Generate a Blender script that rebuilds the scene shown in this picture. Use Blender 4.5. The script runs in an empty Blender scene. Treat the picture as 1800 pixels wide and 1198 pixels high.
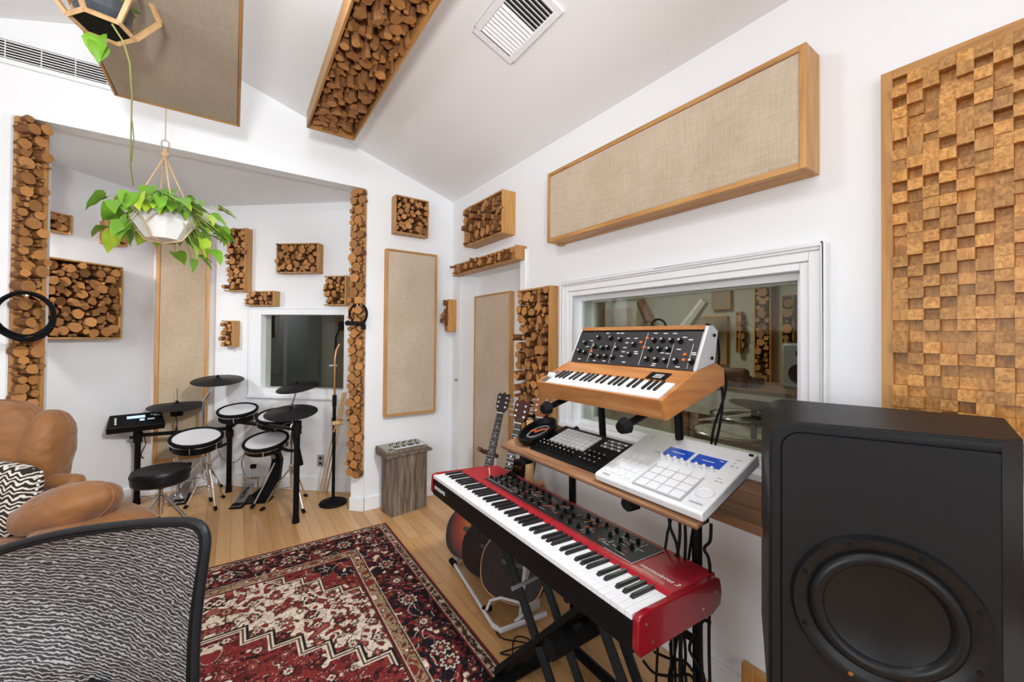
import bpy, math, random
import numpy as np
from mathutils import Vector, Matrix

R = math.radians
rnd = random.Random(7)
scene = bpy.context.scene
COL = scene.collection

# ------------------------------------------------------------------ camera
CAM = Vector((0, 0, 1.485))
FPX, YAW, PITCH, ROLL, SHY = 706.9, R(34.659), R(.6917), R(.4773), -15.07
_f = Vector((math.sin(YAW) * math.cos(PITCH), math.cos(YAW) * math.cos(PITCH), math.sin(PITCH)))
_r0 = Vector((math.cos(YAW), -math.sin(YAW), 0))
_u0 = _r0.cross(_f)
_r = _r0 * math.cos(ROLL) + _u0 * math.sin(ROLL)
_u = -_r0 * math.sin(ROLL) + _u0 * math.cos(ROLL)
cd = bpy.data.cameras.new('camera')
cam = bpy.data.objects.new('camera', cd)
COL.objects.link(cam)
cam.matrix_world = Matrix.Translation(CAM) @ Matrix((_r, _u, -_f)).transposed().to_4x4()
cd.sensor_width = 36
cd.lens = FPX / 1800 * 36
cd.shift_y = SHY / 1800
cd.clip_start = .05
scene.camera = cam

# ------------------------------------------------------------------ view, world, lights
scene.view_settings.view_transform = 'Standard'
scene.view_settings.look = 'None'
scene.view_settings.gamma = 1
scene.view_settings.use_curve_mapping = False
scene.view_settings.exposure = 0.22
world = bpy.data.worlds.new('world')
scene.world = world
world.use_nodes = True
world.node_tree.nodes['Background'].inputs[0].default_value = (.8, .9, 1, 1)
world.node_tree.nodes['Background'].inputs[1].default_value = .6


def area(name, loc, target, power, size, sizey=None, color=(1, 1, 1), spread=180):
    l = bpy.data.lights.new(name, 'AREA')
    l.energy = power
    l.color = color
    l.spread = R(spread)
    if sizey:
        l.shape = 'RECTANGLE'; l.size = size; l.size_y = sizey
    else:
        l.shape = 'DISK'; l.size = size
    o = bpy.data.objects.new(name, l)
    COL.objects.link(o)
    o.location = loc
    o.rotation_euler = (Vector(target) - Vector(loc)).to_track_quat('-Z', 'Y').to_euler()
    return o


# added fill in place of daylight, at unseen windows behind and left of camera
area('fill_rear', (-.6, -2.52, 1.7), (-.1, 3, 1.5), 26, 2.4, 1.5, (.96, .98, 1))
area('fill_left', (-2.52, 0.2, 1.7), (2, 1.2, .8), 38, 1.8, 1.4, (.96, .98, 1))
# globe lights, last two added fill (their bulbs are built further down)
SPOTS = [(.18, 1.45, 2.93), (-.45, .1, 2.95), (-.50, -1.5, 2.95)]
for i_, s_ in enumerate(SPOTS):
    l_ = bpy.data.lights.new('globe_light', 'POINT'); l_.energy = [20, 14, 20][i_]; l_.shadow_soft_size = .11; l_.color = (.95, .975, 1)
    o_ = bpy.data.objects.new('globe_light', l_); COL.objects.link(o_); o_.location = s_
l_ = bpy.data.lights.new('alcove_fill_light', 'SPOT'); l_.energy = 72; l_.shadow_soft_size = .10; l_.spot_size = R(140); l_.spot_blend = 1  # hidden fill spot added to brighten the alcove
o_ = bpy.data.objects.new('alcove_fill_light', l_); COL.objects.link(o_); o_.location = (-1.5, 3.82, 2.25); o_.rotation_euler = (Vector((.1, 4.4, .9)) - Vector((-1.5, 3.82, 2.25))).to_track_quat('-Z', 'Y').to_euler()
# fill spots added out of view above the camera to even the light
FILL_SPOTS = [((.95, .25, 2.86), (-.75, 4.5, 1.1), 135, 46), ((.80, -.05, 2.90), (-.05, 2.9, 0), 250, 76), ((-1.5, .2, 2.95), (.3, 3.5, 2.7), 12, 80),
         ((-.25, -.75, 1.75), (.22, 2.5, 3.3), 235, 80)]      # the last one is added upward fill for the ceiling
for p_, t_, e_, a_ in FILL_SPOTS:
    l_ = bpy.data.lights.new('fill_spot_light', 'SPOT'); l_.energy = e_; l_.spot_size = R(a_); l_.spot_blend = 1; l_.shadow_soft_size = .14; l_.color = (.95, .975, 1)
    o_ = bpy.data.objects.new('fill_spot_light', l_); COL.objects.link(o_); o_.location = p_
    o_.rotation_euler = (Vector(t_) - Vector(p_)).to_track_quat('-Z', 'Y').to_euler()
area('live_room_lamp_light', (3.2, 2.6, 2.6), (3.2, 2.6, 0), 20, .5, None, (1, .96, .88))


# ------------------------------------------------------------------ pixel -> place on a known plane
def ray(x, y):
    return _f + _r * ((x - 900) / FPX) - _u * ((y - 599 - SHY) / FPX)


def hit(x, y, p, n):
    n = Vector(n); d = ray(x, y)
    return CAM + d * ((Vector(p) - CAM).dot(n) / d.dot(n))


def FL(x, y, z=0): return hit(x, y, (0, 0, z), (0, 0, 1))
def PX(x, y, X): return hit(x, y, (X, 0, 0), (1, 0, 0))
def PY(x, y, Y): return hit(x, y, (0, Y, 0), (0, 1, 0))
def AT(x, y, d): return CAM + ray(x, y) * d


# ------------------------------------------------------------------ mesh builder
class MB:
    def __init__(s): s.v = []; s.f = []; s.m = []; s.slot = 0
    def add(s, vs, fs, M=None):
        b = len(s.v)
        s.v += [tuple(M @ Vector(v)) if M else tuple(v) for v in vs]
        s.f += [tuple(b + i for i in f) for f in fs]
        s.m += [s.slot] * len(fs)
        return s
    def box(s, x0, x1, y0, y1, z0, z1, M=None):
        vs = [(x, y, z) for z in (z0, z1) for y in (y0, y1) for x in (x0, x1)]
        return s.add(vs, [(0, 2, 3, 1), (4, 5, 7, 6), (0, 1, 5, 4), (2, 6, 7, 3), (0, 4, 6, 2), (1, 3, 7, 5)], M)
    def prism(s, pts, a, b, axis='z', M=None):
        n = len(pts)
        def P(p, t):
            return {'z': (p[0], p[1], t), 'y': (p[0], t, p[1]), 'x': (t, p[0], p[1])}[axis]
        vs = [P(p, a) for p in pts] + [P(p, b) for p in pts]
        fs = [tuple(range(n))[::-1], tuple(range(n, 2 * n))] + [(i, (i + 1) % n, n + (i + 1) % n, n + i) for i in range(n)]
        return s.add(vs, fs, M)
    def loft(s, rings, cap=True, close=True):
        n = len(rings[0]); vs = [p for r in rings for p in r]; fs = []
        for k in range(len(rings) - 1):
            for i in range(n if close else n - 1):
                j = (i + 1) % n
                fs.append((k * n + i, k * n + j, (k + 1) * n + j, (k + 1) * n + i))
        if cap:
            fs.append(tuple(range(n))[::-1]); fs.append(tuple(range((len(rings) - 1) * n, len(rings) * n)))
        return s.add(vs, fs)
    def tube(s, pts, r, n=8, closed=False):
        pts = [Vector(p) for p in pts]; k = len(pts)
        rs = r if isinstance(r, (list, tuple)) else [r] * k
        T = []
        for i in range(k):
            a = pts[i - 1] if (i > 0 or closed) else pts[i]
            b = pts[(i + 1) % k] if (i < k - 1 or closed) else pts[i]
            t = (b - a); T.append(t.normalized() if t.length > 1e-9 else Vector((0, 0, 1)))
        up = Vector((0, 0, 1)) if abs(T[0].z) < .9 else Vector((1, 0, 0))
        nrm = (up - T[0] * up.dot(T[0])).normalized(); rings = []
        for i in range(k):
            nrm = (nrm - T[i] * nrm.dot(T[i])).normalized(); bn = T[i].cross(nrm)
            rings.append([tuple(pts[i] + (nrm * math.cos(2 * math.pi * j / n) + bn * math.sin(2 * math.pi * j / n)) * rs[i]) for j in range(n)])
        if closed: rings.append(rings[0])
        return s.loft(rings, cap=not closed)
    def cyl(s, p0, p1, r0, r1=None, n=16):
        return s.tube([p0, p1], [r0, r0 if r1 is None else r1], n)
    def lathe(s, prof, n=24, M=None):
        rings = [[(r * math.cos(2 * math.pi * j / n), r * math.sin(2 * math.pi * j / n), z) for j in range(n)] for r, z in prof]
        if M: rings = [[tuple(M @ Vector(p)) for p in rg] for rg in rings]
        return s.loft(rings)
    def ell(s, c, rx, ry, rz, M=None, e=1.0, n=24, k=14):
        """superellipsoid cushion; e<1 is boxier"""
        def sp(v, q): return math.copysign(abs(v) ** q, v)
        rings = []
        for i in range(k + 1):
            ph = -math.pi / 2 + math.pi * i / k
            rg = []
            for j in range(n):
                th = 2 * math.pi * j / n
                p = Vector((rx * sp(math.cos(ph), e) * sp(math.cos(th), e), ry * sp(math.cos(ph), e) * sp(math.sin(th), e), rz * sp(math.sin(ph), e)))
                if M: p = M @ p
                rg.append(tuple(p + Vector(c)))
            rings.append(rg)
        return s.loft(rings)
    def mesh(s, name, mats):
        me = bpy.data.meshes.new(name)
        me.from_pydata(s.v, [], s.f)
        for m in (mats if isinstance(mats, (list, tuple)) else [mats]): me.materials.append(m)
        if any(s.m): me.polygons.foreach_set('material_index', s.m)
        import bmesh
        bm = bmesh.new(); bm.from_mesh(me)
        bmesh.ops.remove_doubles(bm, verts=bm.verts, dist=1e-6)
        bmesh.ops.recalc_face_normals(bm, faces=bm.faces)
        bm.to_mesh(me); bm.free()
        return me
    def obj(s, name, mats, parent=None, smooth=True, bevel=0, sub=0, ang=35):
        me = s.mesh(name, mats)
        if smooth:
            me.shade_smooth(); me.set_sharp_from_angle(angle=R(ang))
        o = bpy.data.objects.new(name, me); COL.objects.link(o)
        if parent: o.parent = parent
        if bevel:
            b = o.modifiers.new('bevel', 'BEVEL'); b.width = bevel; b.segments = 2; b.limit_method = 'ANGLE'; b.angle_limit = R(40)
        if sub:
            b = o.modifiers.new('sub', 'SUBSURF'); b.levels = sub; b.render_levels = sub
        return o


def tag(o, label=None, cat=None, group=None, kind=None):
    if label: o['label'] = label
    if cat: o['category'] = cat
    if group: o['group'] = group
    if kind: o['kind'] = kind
    return o


def thing(name, label, cat, loc=(0, 0, 0), rz=0, group=None, M=None):
    o = bpy.data.objects.new(name, None); COL.objects.link(o)
    o.empty_display_size = .05
    if M: o.matrix_world = M
    else:
        o.location = loc; o.rotation_euler = (0, 0, R(rz))
    return tag(o, label, cat, group)


def copy_to(o, parent, loc=None, rot=None, scale=None):
    c = o.copy(); COL.objects.link(c)
    c.parent = parent
    if loc is not None: c.location = loc
    if rot is not None: c.rotation_euler = rot
    if scale is not None: c.scale = scale
    return c


def place(me, name, parent, loc=(0, 0, 0), rot=(0, 0, 0), scale=(1, 1, 1)):
    o = bpy.data.objects.new(name, me); COL.objects.link(o)
    o.parent = parent; o.location = loc; o.rotation_euler = rot; o.scale = scale
    return o


def text(name, body, size, m, parent, M, ext=.0006, shear=0):
    cu = bpy.data.curves.new(name, 'FONT'); cu.body = body; cu.size = size; cu.extrude = ext; cu.shear = shear
    cu.align_x = 'CENTER'; cu.align_y = 'CENTER'
    t = bpy.data.objects.new(name, cu); COL.objects.link(t)
    bpy.context.view_layer.update()
    me = bpy.data.meshes.new_from_object(t.evaluated_get(bpy.context.evaluated_depsgraph_get()))
    bpy.data.objects.remove(t)
    me.materials.clear(); me.materials.append(m)
    o = bpy.data.objects.new(name, me); COL.objects.link(o); o.parent = parent; o.matrix_local = M
    return o


# ------------------------------------------------------------------ materials
MT = {}
def mat(name, col=(.8, .8, .8), rough=.5, metal=0, spec=.5, bump=None, var=None, coat=0, sheen=0, emit=None):
    m = bpy.data.materials.new(name); m.use_nodes = True
    nt = m.node_tree; b = nt.nodes['Principled BSDF']
    b.inputs['Base Color'].default_value = (*col, 1)
    b.inputs['Roughness'].default_value = rough
    b.inputs['Metallic'].default_value = metal
    b.inputs['Specular IOR Level'].default_value = spec
    b.inputs['Coat Weight'].default_value = coat
    b.inputs['Sheen Weight'].default_value = sheen
    if emit:
        b.inputs['Emission Color'].default_value = (*emit[0], 1); b.inputs['Emission Strength'].default_value = emit[1]
    tc = nt.nodes.new('ShaderNodeTexCoord')
    sc, amt = var or (30, .06)
    n = nt.nodes.new('ShaderNodeTexNoise'); n.inputs['Scale'].default_value = sc; n.inputs['Detail'].default_value = 4
    nt.links.new(tc.outputs['Object'], n.inputs['Vector'])
    mr = nt.nodes.new('ShaderNodeMapRange'); mr.inputs['To Min'].default_value = 1 - amt; mr.inputs['To Max'].default_value = 1 + amt
    nt.links.new(n.outputs['Fac'], mr.inputs['Value'])
    h = nt.nodes.new('ShaderNodeHueSaturation'); h.inputs['Color'].default_value = (*col, 1)
    nt.links.new(mr.outputs['Result'], h.inputs['Value'])
    nt.links.new(h.outputs['Color'], b.inputs['Base Color'])
    if bump:
        nb = nt.nodes.new('ShaderNodeTexNoise'); nb.inputs['Scale'].default_value = bump[0]; nb.inputs['Detail'].default_value = 3
        nt.links.new(tc.outputs['Object'], nb.inputs['Vector'])
        bp = nt.nodes.new('ShaderNodeBump'); bp.inputs['Strength'].default_value = bump[1]; bp.inputs['Distance'].default_value = bump[2] if len(bump) > 2 else .002
        nt.links.new(nb.outputs['Fac'], bp.inputs['Height']); nt.links.new(bp.outputs['Normal'], b.inputs['Normal'])
    MT[name] = m
    return m


def ramp(nt, fac, stops):
    r = nt.nodes.new('ShaderNodeValToRGB')
    while len(r.color_ramp.elements) < len(stops): r.color_ramp.elements.new(.5)
    for e, (p, c) in zip(r.color_ramp.elements, stops): e.position = p; e.color = (*c, 1)
    nt.links.new(fac, r.inputs['Fac']); return r


def wood(name, c0, c1, c2, scale=(40, 3, 40), rough=.45, island=False, objrand=.12, spec=.4):
    m = bpy.data.materials.new(name); m.use_nodes = True
    nt = m.node_tree; b = nt.nodes['Principled BSDF']; L = nt.links.new
    b.inputs['Roughness'].default_value = rough; b.inputs['Specular IOR Level'].default_value = spec
    tc = nt.nodes.new('ShaderNodeTexCoord'); mp = nt.nodes.new('ShaderNodeMapping')
    mp.inputs['Scale'].default_value = scale
    L(tc.outputs['Object'], mp.inputs['Vector'])
    n = nt.nodes.new('ShaderNodeTexNoise'); n.inputs['Scale'].default_value = 1; n.inputs['Detail'].default_value = 5
    n.inputs['Distortion'].default_value = .6
    L(mp.outputs['Vector'], n.inputs['Vector'])
    if island:
        g = nt.nodes.new('ShaderNodeNewGeometry')
        vr = nt.nodes.new('ShaderNodeVectorRotate'); vr.rotation_type = 'X_AXIS' if island == 'x' else 'Y_AXIS'
        mu = nt.nodes.new('ShaderNodeMath'); mu.operation = 'MULTIPLY'; mu.inputs[1].default_value = 12.0
        L(g.outputs['Random Per Island'], mu.inputs[0]); L(mu.outputs[0], vr.inputs['Angle'])
        L(tc.outputs['Object'], vr.inputs['Vector']); L(vr.outputs['Vector'], mp.inputs['Vector'])
    r = ramp(nt, n.outputs['Fac'], [(.32, c0), (.52, c1), (.7, c2)])
    h = nt.nodes.new('ShaderNodeHueSaturation'); L(r.outputs['Color'], h.inputs['Color'])
    mr = nt.nodes.new('ShaderNodeMapRange'); mr.inputs['To Min'].default_value = 1 - objrand * 1.4; mr.inputs['To Max'].default_value = 1 + objrand
    if island: L(g.outputs['Random Per Island'], mr.inputs['Value'])
    else:
        oi = nt.nodes.new('ShaderNodeObjectInfo'); L(oi.outputs['Random'], mr.inputs['Value'])
    L(mr.outputs['Result'], h.inputs['Value'])
    L(h.outputs['Color'], b.inputs['Base Color'])
    bp = nt.nodes.new('ShaderNodeBump'); bp.inputs['Strength'].default_value = .15; bp.inputs['Distance'].default_value = .001
    L(n.outputs['Fac'], bp.inputs['Height']); L(bp.outputs['Normal'], b.inputs['Normal'])
    MT[name] = m
    return m


WALL = mat('wall_paint', (.85, .868, .89), .6, var=(1.5, .012), bump=(180, .08, .001))
CEIL = mat('ceiling_paint', (.87, .88, .895), .7, var=(1.2, .012), bump=(160, .08, .001))
TRIM = mat('trim_paint', (.86, .875, .895), .35, var=(5, .01))
PINE = wood('honey_pine', (.40, .18, .050), (.52, .26, .078), (.60, .33, .115), (34, 34, 2.5), .42)
PINEH = wood('honey_pine_long', (.40, .18, .050), (.52, .26, .078), (.60, .33, .115), (2.5, 34, 34), .42)
LITE = wood('light_pine', (.50, .30, .14), (.62, .39, .19), (.68, .45, .24), (30, 30, 2.5), .5)
BACKD = mat('dark_backing', (.022, .012, .006), .8)
BLOCK = wood('teak_block', (.36, .15, .032), (.55, .26, .064), (.68, .36, .11), (110, 110, 8), .38, island='x', objrand=.22)
SHELFW = wood('walnut_shelf', (.14, .06, .027), (.22, .105, .05), (.30, .155, .08), (30, 3, 30), .4)
CRATE = wood('weathered_plank', (.10, .07, .05), (.19, .14, .105), (.29, .23, .18), (45, 45, 4), .75, objrand=.15)
SYNTHW = wood('synth_walnut', (.33, .12, .030), (.42, .165, .045), (.48, .21, .062), (18, 4, 40), .35)
BLACK = mat('black_satin', (.005, .005, .0055), .42, spec=.14)
BLACKM = mat('black_matte', (.007, .007, .0075), .6, spec=.12)
RUBBER = mat('black_rubber', (.006, .006, .0065), .7, spec=.12)
GREYD = mat('dark_grey_plastic', (.026, .027, .031), .5, spec=.25)
GREYM = mat('mid_grey_plastic', (.22, .225, .235), .4)
CHROME = mat('chrome', (.72, .72, .73), .16, metal=1)
STEEL = mat('brushed_steel', (.55, .55, .56), .32, metal=1)
WHITEP = mat('white_plastic', (.64, .65, .665), .4, coat=.1)
WHITEK = mat('white_key', (.78, .785, .80), .25, coat=.2, var=(5, .01))
BLACKK = mat('black_key', (.01, .01, .011), .28, coat=.2)
PADW = mat('pad_white', (.66, .665, .68), .5)
GREYP = mat('pale_grey_plastic', (.34, .345, .355), .45)
RED = mat('red_lacquer', (.24, .005, .012), .25, coat=.25, spec=.35)
REDD = mat('red_paint_top', (.36, .010, .022), .45, coat=.05, spec=.35)
HEAD = mat('drum_head', (.72, .725, .74), .5, bump=(900, .25, .0005))
CYMB = mat('rubber_cymbal', (.011, .011, .012), .5, spec=.2)
VINYL = mat('black_vinyl', (.006, .006, .0065), .42, spec=.35, bump=(500, .15, .0006))
ROPE = mat('cotton_rope', (.62, .44, .27), .85, bump=(500, .6, .002))
LEAF = mat('pothos_leaf', (.16, .35, .028), .38, var=(9, .45), spec=.4)
LEAFY = mat('pothos_leaf_young', (.38, .55, .04), .4, var=(14, .25))
VINE = mat('vine_stem', (.30, .33, .10), .6)
POT = mat('white_ceramic', (.82, .82, .82), .35)
LEATH = mat('tan_suede', (.26, .104, .028), .62, var=(7, .42), bump=(60, .35, .004), sheen=.25)
ORANGE = mat('orange_marking', (.80, .16, .03), .5)
MARK = mat('white_marking', (.75, .75, .75), .5)
BLUES = mat('blue_screen', (.01, .045, .28), .2, emit=((.008, .04, .25), .5))
BLUEL = mat('lit_display', (.1, .2, .6), .3, emit=((.35, .55, 1), 1.6))
SUBP = mat('charcoal_cabinet', (.0105, .0115, .0135), .45, spec=.22, bump=(420, .12, .0006))
SUBC = mat('woofer_cone', (.0105, .0115, .0135), .5, spec=.2)
SUBR = mat('woofer_rubber', (.007, .0078, .009), .33, spec=.3)
COPPER = mat('copper_screw', (.5, .27, .12), .3, metal=1)
OLIVE = mat('live_room_paint', (.46, .44, .38), .8)
BROWNC = mat('brown_upholstery', (.11, .04, .02), .6)
GUITB = wood('mahogany', (.010, .004, .003), (.020, .008, .005), (.032, .013, .008), (30, 30, 4), .4, spec=.2)
BIND = mat('guitar_binding', (.55, .25, .09), .35)
EBONY = mat('ebony', (.018, .013, .011), .35)
FRETM = mat('fret_nickel', (.6, .6, .58), .3, metal=1)


def fabric(name, c0, c1):
    m = bpy.data.materials.new(name); m.use_nodes = True
    nt = m.node_tree; b = nt.nodes['Principled BSDF']; L = nt.links.new
    b.inputs['Roughness'].default_value = .9; b.inputs['Specular IOR Level'].default_value = .15
    tc = nt.nodes.new('ShaderNodeTexCoord'); fs = []
    for scl in ((14, 14, 260), (260, 14, 14), (5, 5, 3)):
        mp = nt.nodes.new('ShaderNodeMapping'); mp.inputs['Scale'].default_value = scl
        L(tc.outputs['Object'], mp.inputs['Vector'])
        n = nt.nodes.new('ShaderNodeTexNoise'); n.inputs['Scale'].default_value = 1; n.inputs['Detail'].default_value = 3
        L(mp.outputs['Vector'], n.inputs['Vector']); fs.append(n)
    a = nt.nodes.new('ShaderNodeMath'); a.operation = 'ADD'; L(fs[0].outputs['Fac'], a.inputs[0]); L(fs[1].outputs['Fac'], a.inputs[1])
    a2 = nt.nodes.new('ShaderNodeMath'); a2.operation = 'ADD'; L(a.outputs[0], a2.inputs[0]); L(fs[2].outputs['Fac'], a2.inputs[1])
    d = nt.nodes.new('ShaderNodeMath'); d.operation = 'DIVIDE'; d.inputs[1].default_value = 3; L(a2.outputs[0], d.inputs[0])
    r = ramp(nt, d.outputs[0], [(.38, c0), (.62, c1)])
    L(r.outputs['Color'], b.inputs['Base Color'])
    bp = nt.nodes.new('ShaderNodeBump'); bp.inputs['Strength'].default_value = .4; bp.inputs['Distance'].default_value = .001
    L(a.outputs[0], bp.inputs['Height']); L(bp.outputs['Normal'], b.inputs['Normal'])
    MT[name] = m; return m


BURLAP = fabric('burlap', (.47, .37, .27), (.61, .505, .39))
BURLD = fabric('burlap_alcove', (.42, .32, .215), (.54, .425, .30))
BURLC = fabric('burlap_ceiling', (.44, .37, .295), (.53, .455, .37))


def log_mats(tone=1.0):
    m = bpy.data.materials.new('log_cut_face'); m.use_nodes = True
    nt = m.node_tree; b = nt.nodes['Principled BSDF']; L = nt.links.new
    b.inputs['Roughness'].default_value = .6
    tc = nt.nodes.new('ShaderNodeTexCoord')
    n = nt.nodes.new('ShaderNodeTexNoise'); n.inputs['Scale'].default_value = 1.6; L(tc.outputs['Object'], n.inputs['Vector'])
    w = nt.nodes.new('ShaderNodeTexWave'); w.wave_type = 'RINGS'; w.rings_direction = 'Y'
    w.inputs['Scale'].default_value = 1.9; w.inputs['Distortion'].default_value = 2.2; w.inputs['Detail'].default_value = 2
    L(tc.outputs['Object'], w.inputs['Vector'])
    a = nt.nodes.new('ShaderNodeMix'); a.data_type = 'FLOAT'; a.inputs[0].default_value = .6
    L(w.outputs['Fac'], a.inputs[2]); L(n.outputs['Fac'], a.inputs[3])
    r = ramp(nt, a.outputs[0], [(.2, (.37, .15, .040)), (.75, (.50, .235, .070))])
    oi = nt.nodes.new('ShaderNodeObjectInfo'); mr = nt.nodes.new('ShaderNodeMapRange')
    mr.inputs['To Min'].default_value = .66; mr.inputs['To Max'].default_value = 1.22; L(oi.outputs['Random'], mr.inputs['Value'])
    h = nt.nodes.new('ShaderNodeHueSaturation'); L(r.outputs['Color'], h.inputs['Color']); L(mr.outputs['Result'], h.inputs['Value'])
    L(h.outputs['Color'], b.inputs['Base Color'])
    s = mat('log_bark', (.22, .088, .026), .8, var=(3, .45), bump=(4, .5, .05))
    return m, s


LOGC, LOGB = log_mats()


def floor_mat():
    m = bpy.data.materials.new('oak_floor'); m.use_nodes = True
    nt = m.node_tree; b = nt.nodes['Principled BSDF']; L = nt.links.new
    b.inputs['Roughness'].default_value = .33; b.inputs['Specular IOR Level'].default_value = .45
    tc = nt.nodes.new('ShaderNodeTexCoord'); mp = nt.nodes.new('ShaderNodeMapping'); mp.inputs['Rotation'].default_value = (0, 0, R(90))
    L(tc.outputs['Object'], mp.inputs['Vector'])
    br = nt.nodes.new('ShaderNodeTexBrick')
    br.inputs['Scale'].default_value = 1; br.inputs['Brick Width'].default_value = .95; br.inputs['Row Height'].default_value = .083
    br.inputs['Mortar Size'].default_value = .0011; br.inputs['Mortar Smooth'].default_value = .3
    br.inputs['Color1'].default_value = (0, 0, 0, 1); br.inputs['Color2'].default_value = (1, 1, 1, 1)
    br.inputs['Mortar'].default_value = (.5, .5, .5, 1); br.offset = .37; br.offset_frequency = 3
    L(mp.outputs['Vector'], br.inputs['Vector'])
    mp2 = nt.nodes.new('ShaderNodeMapping'); mp2.inputs['Scale'].default_value = (46, 3.2, 30); L(tc.outputs['Object'], mp2.inputs['Vector'])
    n = nt.nodes.new('ShaderNodeTexNoise'); n.inputs['Scale'].default_value = 1; n.inputs['Detail'].default_value = 5; n.inputs['Distortion'].default_value = .8
    n.noise_dimensions = '4D'
    L(mp2.outputs['Vector'], n.inputs['Vector'])
    w = nt.nodes.new('ShaderNodeMath'); w.operation = 'MULTIPLY'; w.inputs[1].default_value = 7; L(br.outputs['Color'], w.inputs[0]); L(w.outputs[0], n.inputs['W'])
    mx = nt.nodes.new('ShaderNodeMix'); mx.data_type = 'FLOAT'; mx.inputs[0].default_value = .5
    L(br.outputs['Color'], mx.inputs[2]); L(n.outputs['Fac'], mx.inputs[3])
    r = ramp(nt, mx.outputs[0], [(.15, (.46, .235, .088)), (.5, (.60, .34, .145)), (.85, (.69, .43, .21))])
    dk = nt.nodes.new('ShaderNodeMix'); dk.data_type = 'RGBA'; dk.inputs[7].default_value = (.16, .08, .035, 1)
    L(br.outputs['Fac'], dk.inputs[0]); L(r.outputs['Color'], dk.inputs[6]); L(dk.outputs[2], b.inputs['Base Color'])
    return m


OAK = floor_mat()


def glass_mat(name, tint, refl=1.0):
    m = bpy.data.materials.new(name); m.use_nodes = True
    nt = m.node_tree; L = nt.links.new
    for n in list(nt.nodes): nt.nodes.remove(n)
    o = nt.nodes.new('ShaderNodeOutputMaterial'); t = nt.nodes.new('ShaderNodeBsdfTransparent'); g = nt.nodes.new('ShaderNodeBsdfGlossy')
    t.inputs[0].default_value = (*tint, 1); g.inputs['Roughness'].default_value = .0
    f0 = nt.nodes.new('ShaderNodeLayerWeight'); f1 = nt.nodes.new('ShaderNodeMath'); f1.operation = 'POWER'; f1.inputs[1].default_value = 4.5; L(f0.outputs['Facing'], f1.inputs[0])
    f = nt.nodes.new('ShaderNodeMath'); f.operation = 'MULTIPLY_ADD'; f.inputs[1].default_value = .95; f.inputs[2].default_value = .04; L(f1.outputs[0], f.inputs[0])
    mu = nt.nodes.new('ShaderNodeMath'); mu.operation = 'MULTIPLY'; mu.inputs[1].default_value = refl; L(f.outputs[0], mu.inputs[0])
    x = nt.nodes.new('ShaderNodeMixShader'); L(mu.outputs[0], x.inputs[0]); L(t.outputs[0], x.inputs[1]); L(g.outputs[0], x.inputs[2]); L(x.outputs[0], o.inputs[0])
    return m


GLASS = glass_mat('studio_glass', (.93, .95, .91), 1.0)


def simple_nodes(name, build, rough=.7):
    m = bpy.data.materials.new(name); m.use_nodes = True
    nt = m.node_tree; b = nt.nodes['Principled BSDF']; b.inputs['Roughness'].default_value = rough
    build(nt, b); return m


def _chair(nt, b):
    L = nt.links.new
    tc = nt.nodes.new('ShaderNodeTexCoord')
    def noise(sc, det=1):
        mp = nt.nodes.new('ShaderNodeMapping'); mp.inputs['Scale'].default_value = sc; mp.inputs['Rotation'].default_value = (0, R(-6), 0)
        L(tc.outputs['Object'], mp.inputs['Vector']); n = nt.nodes.new('ShaderNodeTexNoise'); n.inputs['Scale'].default_value = 1; n.inputs['Detail'].default_value = det
        L(mp.outputs['Vector'], n.inputs['Vector']); return n.outputs['Fac'], mp
    def M(op, a, bv=None, c=None):
        n = nt.nodes.new('ShaderNodeMath'); n.operation = op
        for i, q in enumerate((a, bv, c)):
            if q is None: continue
            if isinstance(q, (int, float)): n.inputs[i].default_value = q
            else: L(q, n.inputs[i])
        return n.outputs[0]
    n1, mp = noise((62, 1, 105)); n2, _ = noise((14, 1, 9), 2)
    sx = nt.nodes.new('ShaderNodeSeparateXYZ'); L(mp.outputs['Vector'], sx.inputs[0])
    v = M('ADD', M('MULTIPLY', sx.outputs[2], 145 / 105), M('ADD', M('MULTIPLY', n1, 1.7), M('MULTIPLY', n2, 2.2)))
    lt = M('LESS_THAN', M('FRACT', v), .36)
    c = nt.nodes.new('ShaderNodeMix'); c.data_type = 'RGBA'; c.inputs[6].default_value = (.010, .010, .012, 1); c.inputs[7].default_value = (.32, .325, .34, 1)
    L(lt, c.inputs[0]); L(c.outputs[2], b.inputs['Base Color'])
    al = nt.nodes.new('ShaderNodeMapRange'); al.inputs['To Min'].default_value = .97; L(lt, al.inputs['Value']); L(al.outputs['Result'], b.inputs['Alpha'])
CHAIRM = simple_nodes('chair_mesh_weave', _chair, .5)


def _pillow(nt, b):
    L = nt.links.new
    tc = nt.nodes.new('ShaderNodeTexCoord')
    sx = nt.nodes.new('ShaderNodeSeparateXYZ'); L(tc.outputs['Object'], sx.inputs[0])
    def M(op, a, bv=None):
        n = nt.nodes.new('ShaderNodeMath'); n.operation = op
        for i, q in enumerate((a, bv)):
            if q is None: continue
            if isinstance(q, (int, float)): n.inputs[i].default_value = q
            else: L(q, n.inputs[i])
        return n.outputs[0]
    zig = M('MULTIPLY', M('PINGPONG', M('ADD', sx.outputs[0], 5), .022), .62)
    nz = nt.nodes.new('ShaderNodeTexNoise'); nz.inputs['Scale'].default_value = 22; L(tc.outputs['Object'], nz.inputs['Vector'])
    zz = M('ADD', M('ADD', sx.outputs[2], zig), M('MULTIPLY', nz.outputs['Fac'], .038))
    st = M('GREATER_THAN', M('SINE', M('MULTIPLY', zz, 300)), .22)
    c = nt.nodes.new('ShaderNodeMix'); c.data_type = 'RGBA'; c.inputs[6].default_value = (.022, .015, .012, 1); c.inputs[7].default_value = (.68, .64, .57, 1)
    L(st, c.inputs[0]); L(c.outputs[2], b.inputs['Base Color'])
PILLOWM = simple_nodes('chevron_cloth', _pillow, .9)


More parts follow.
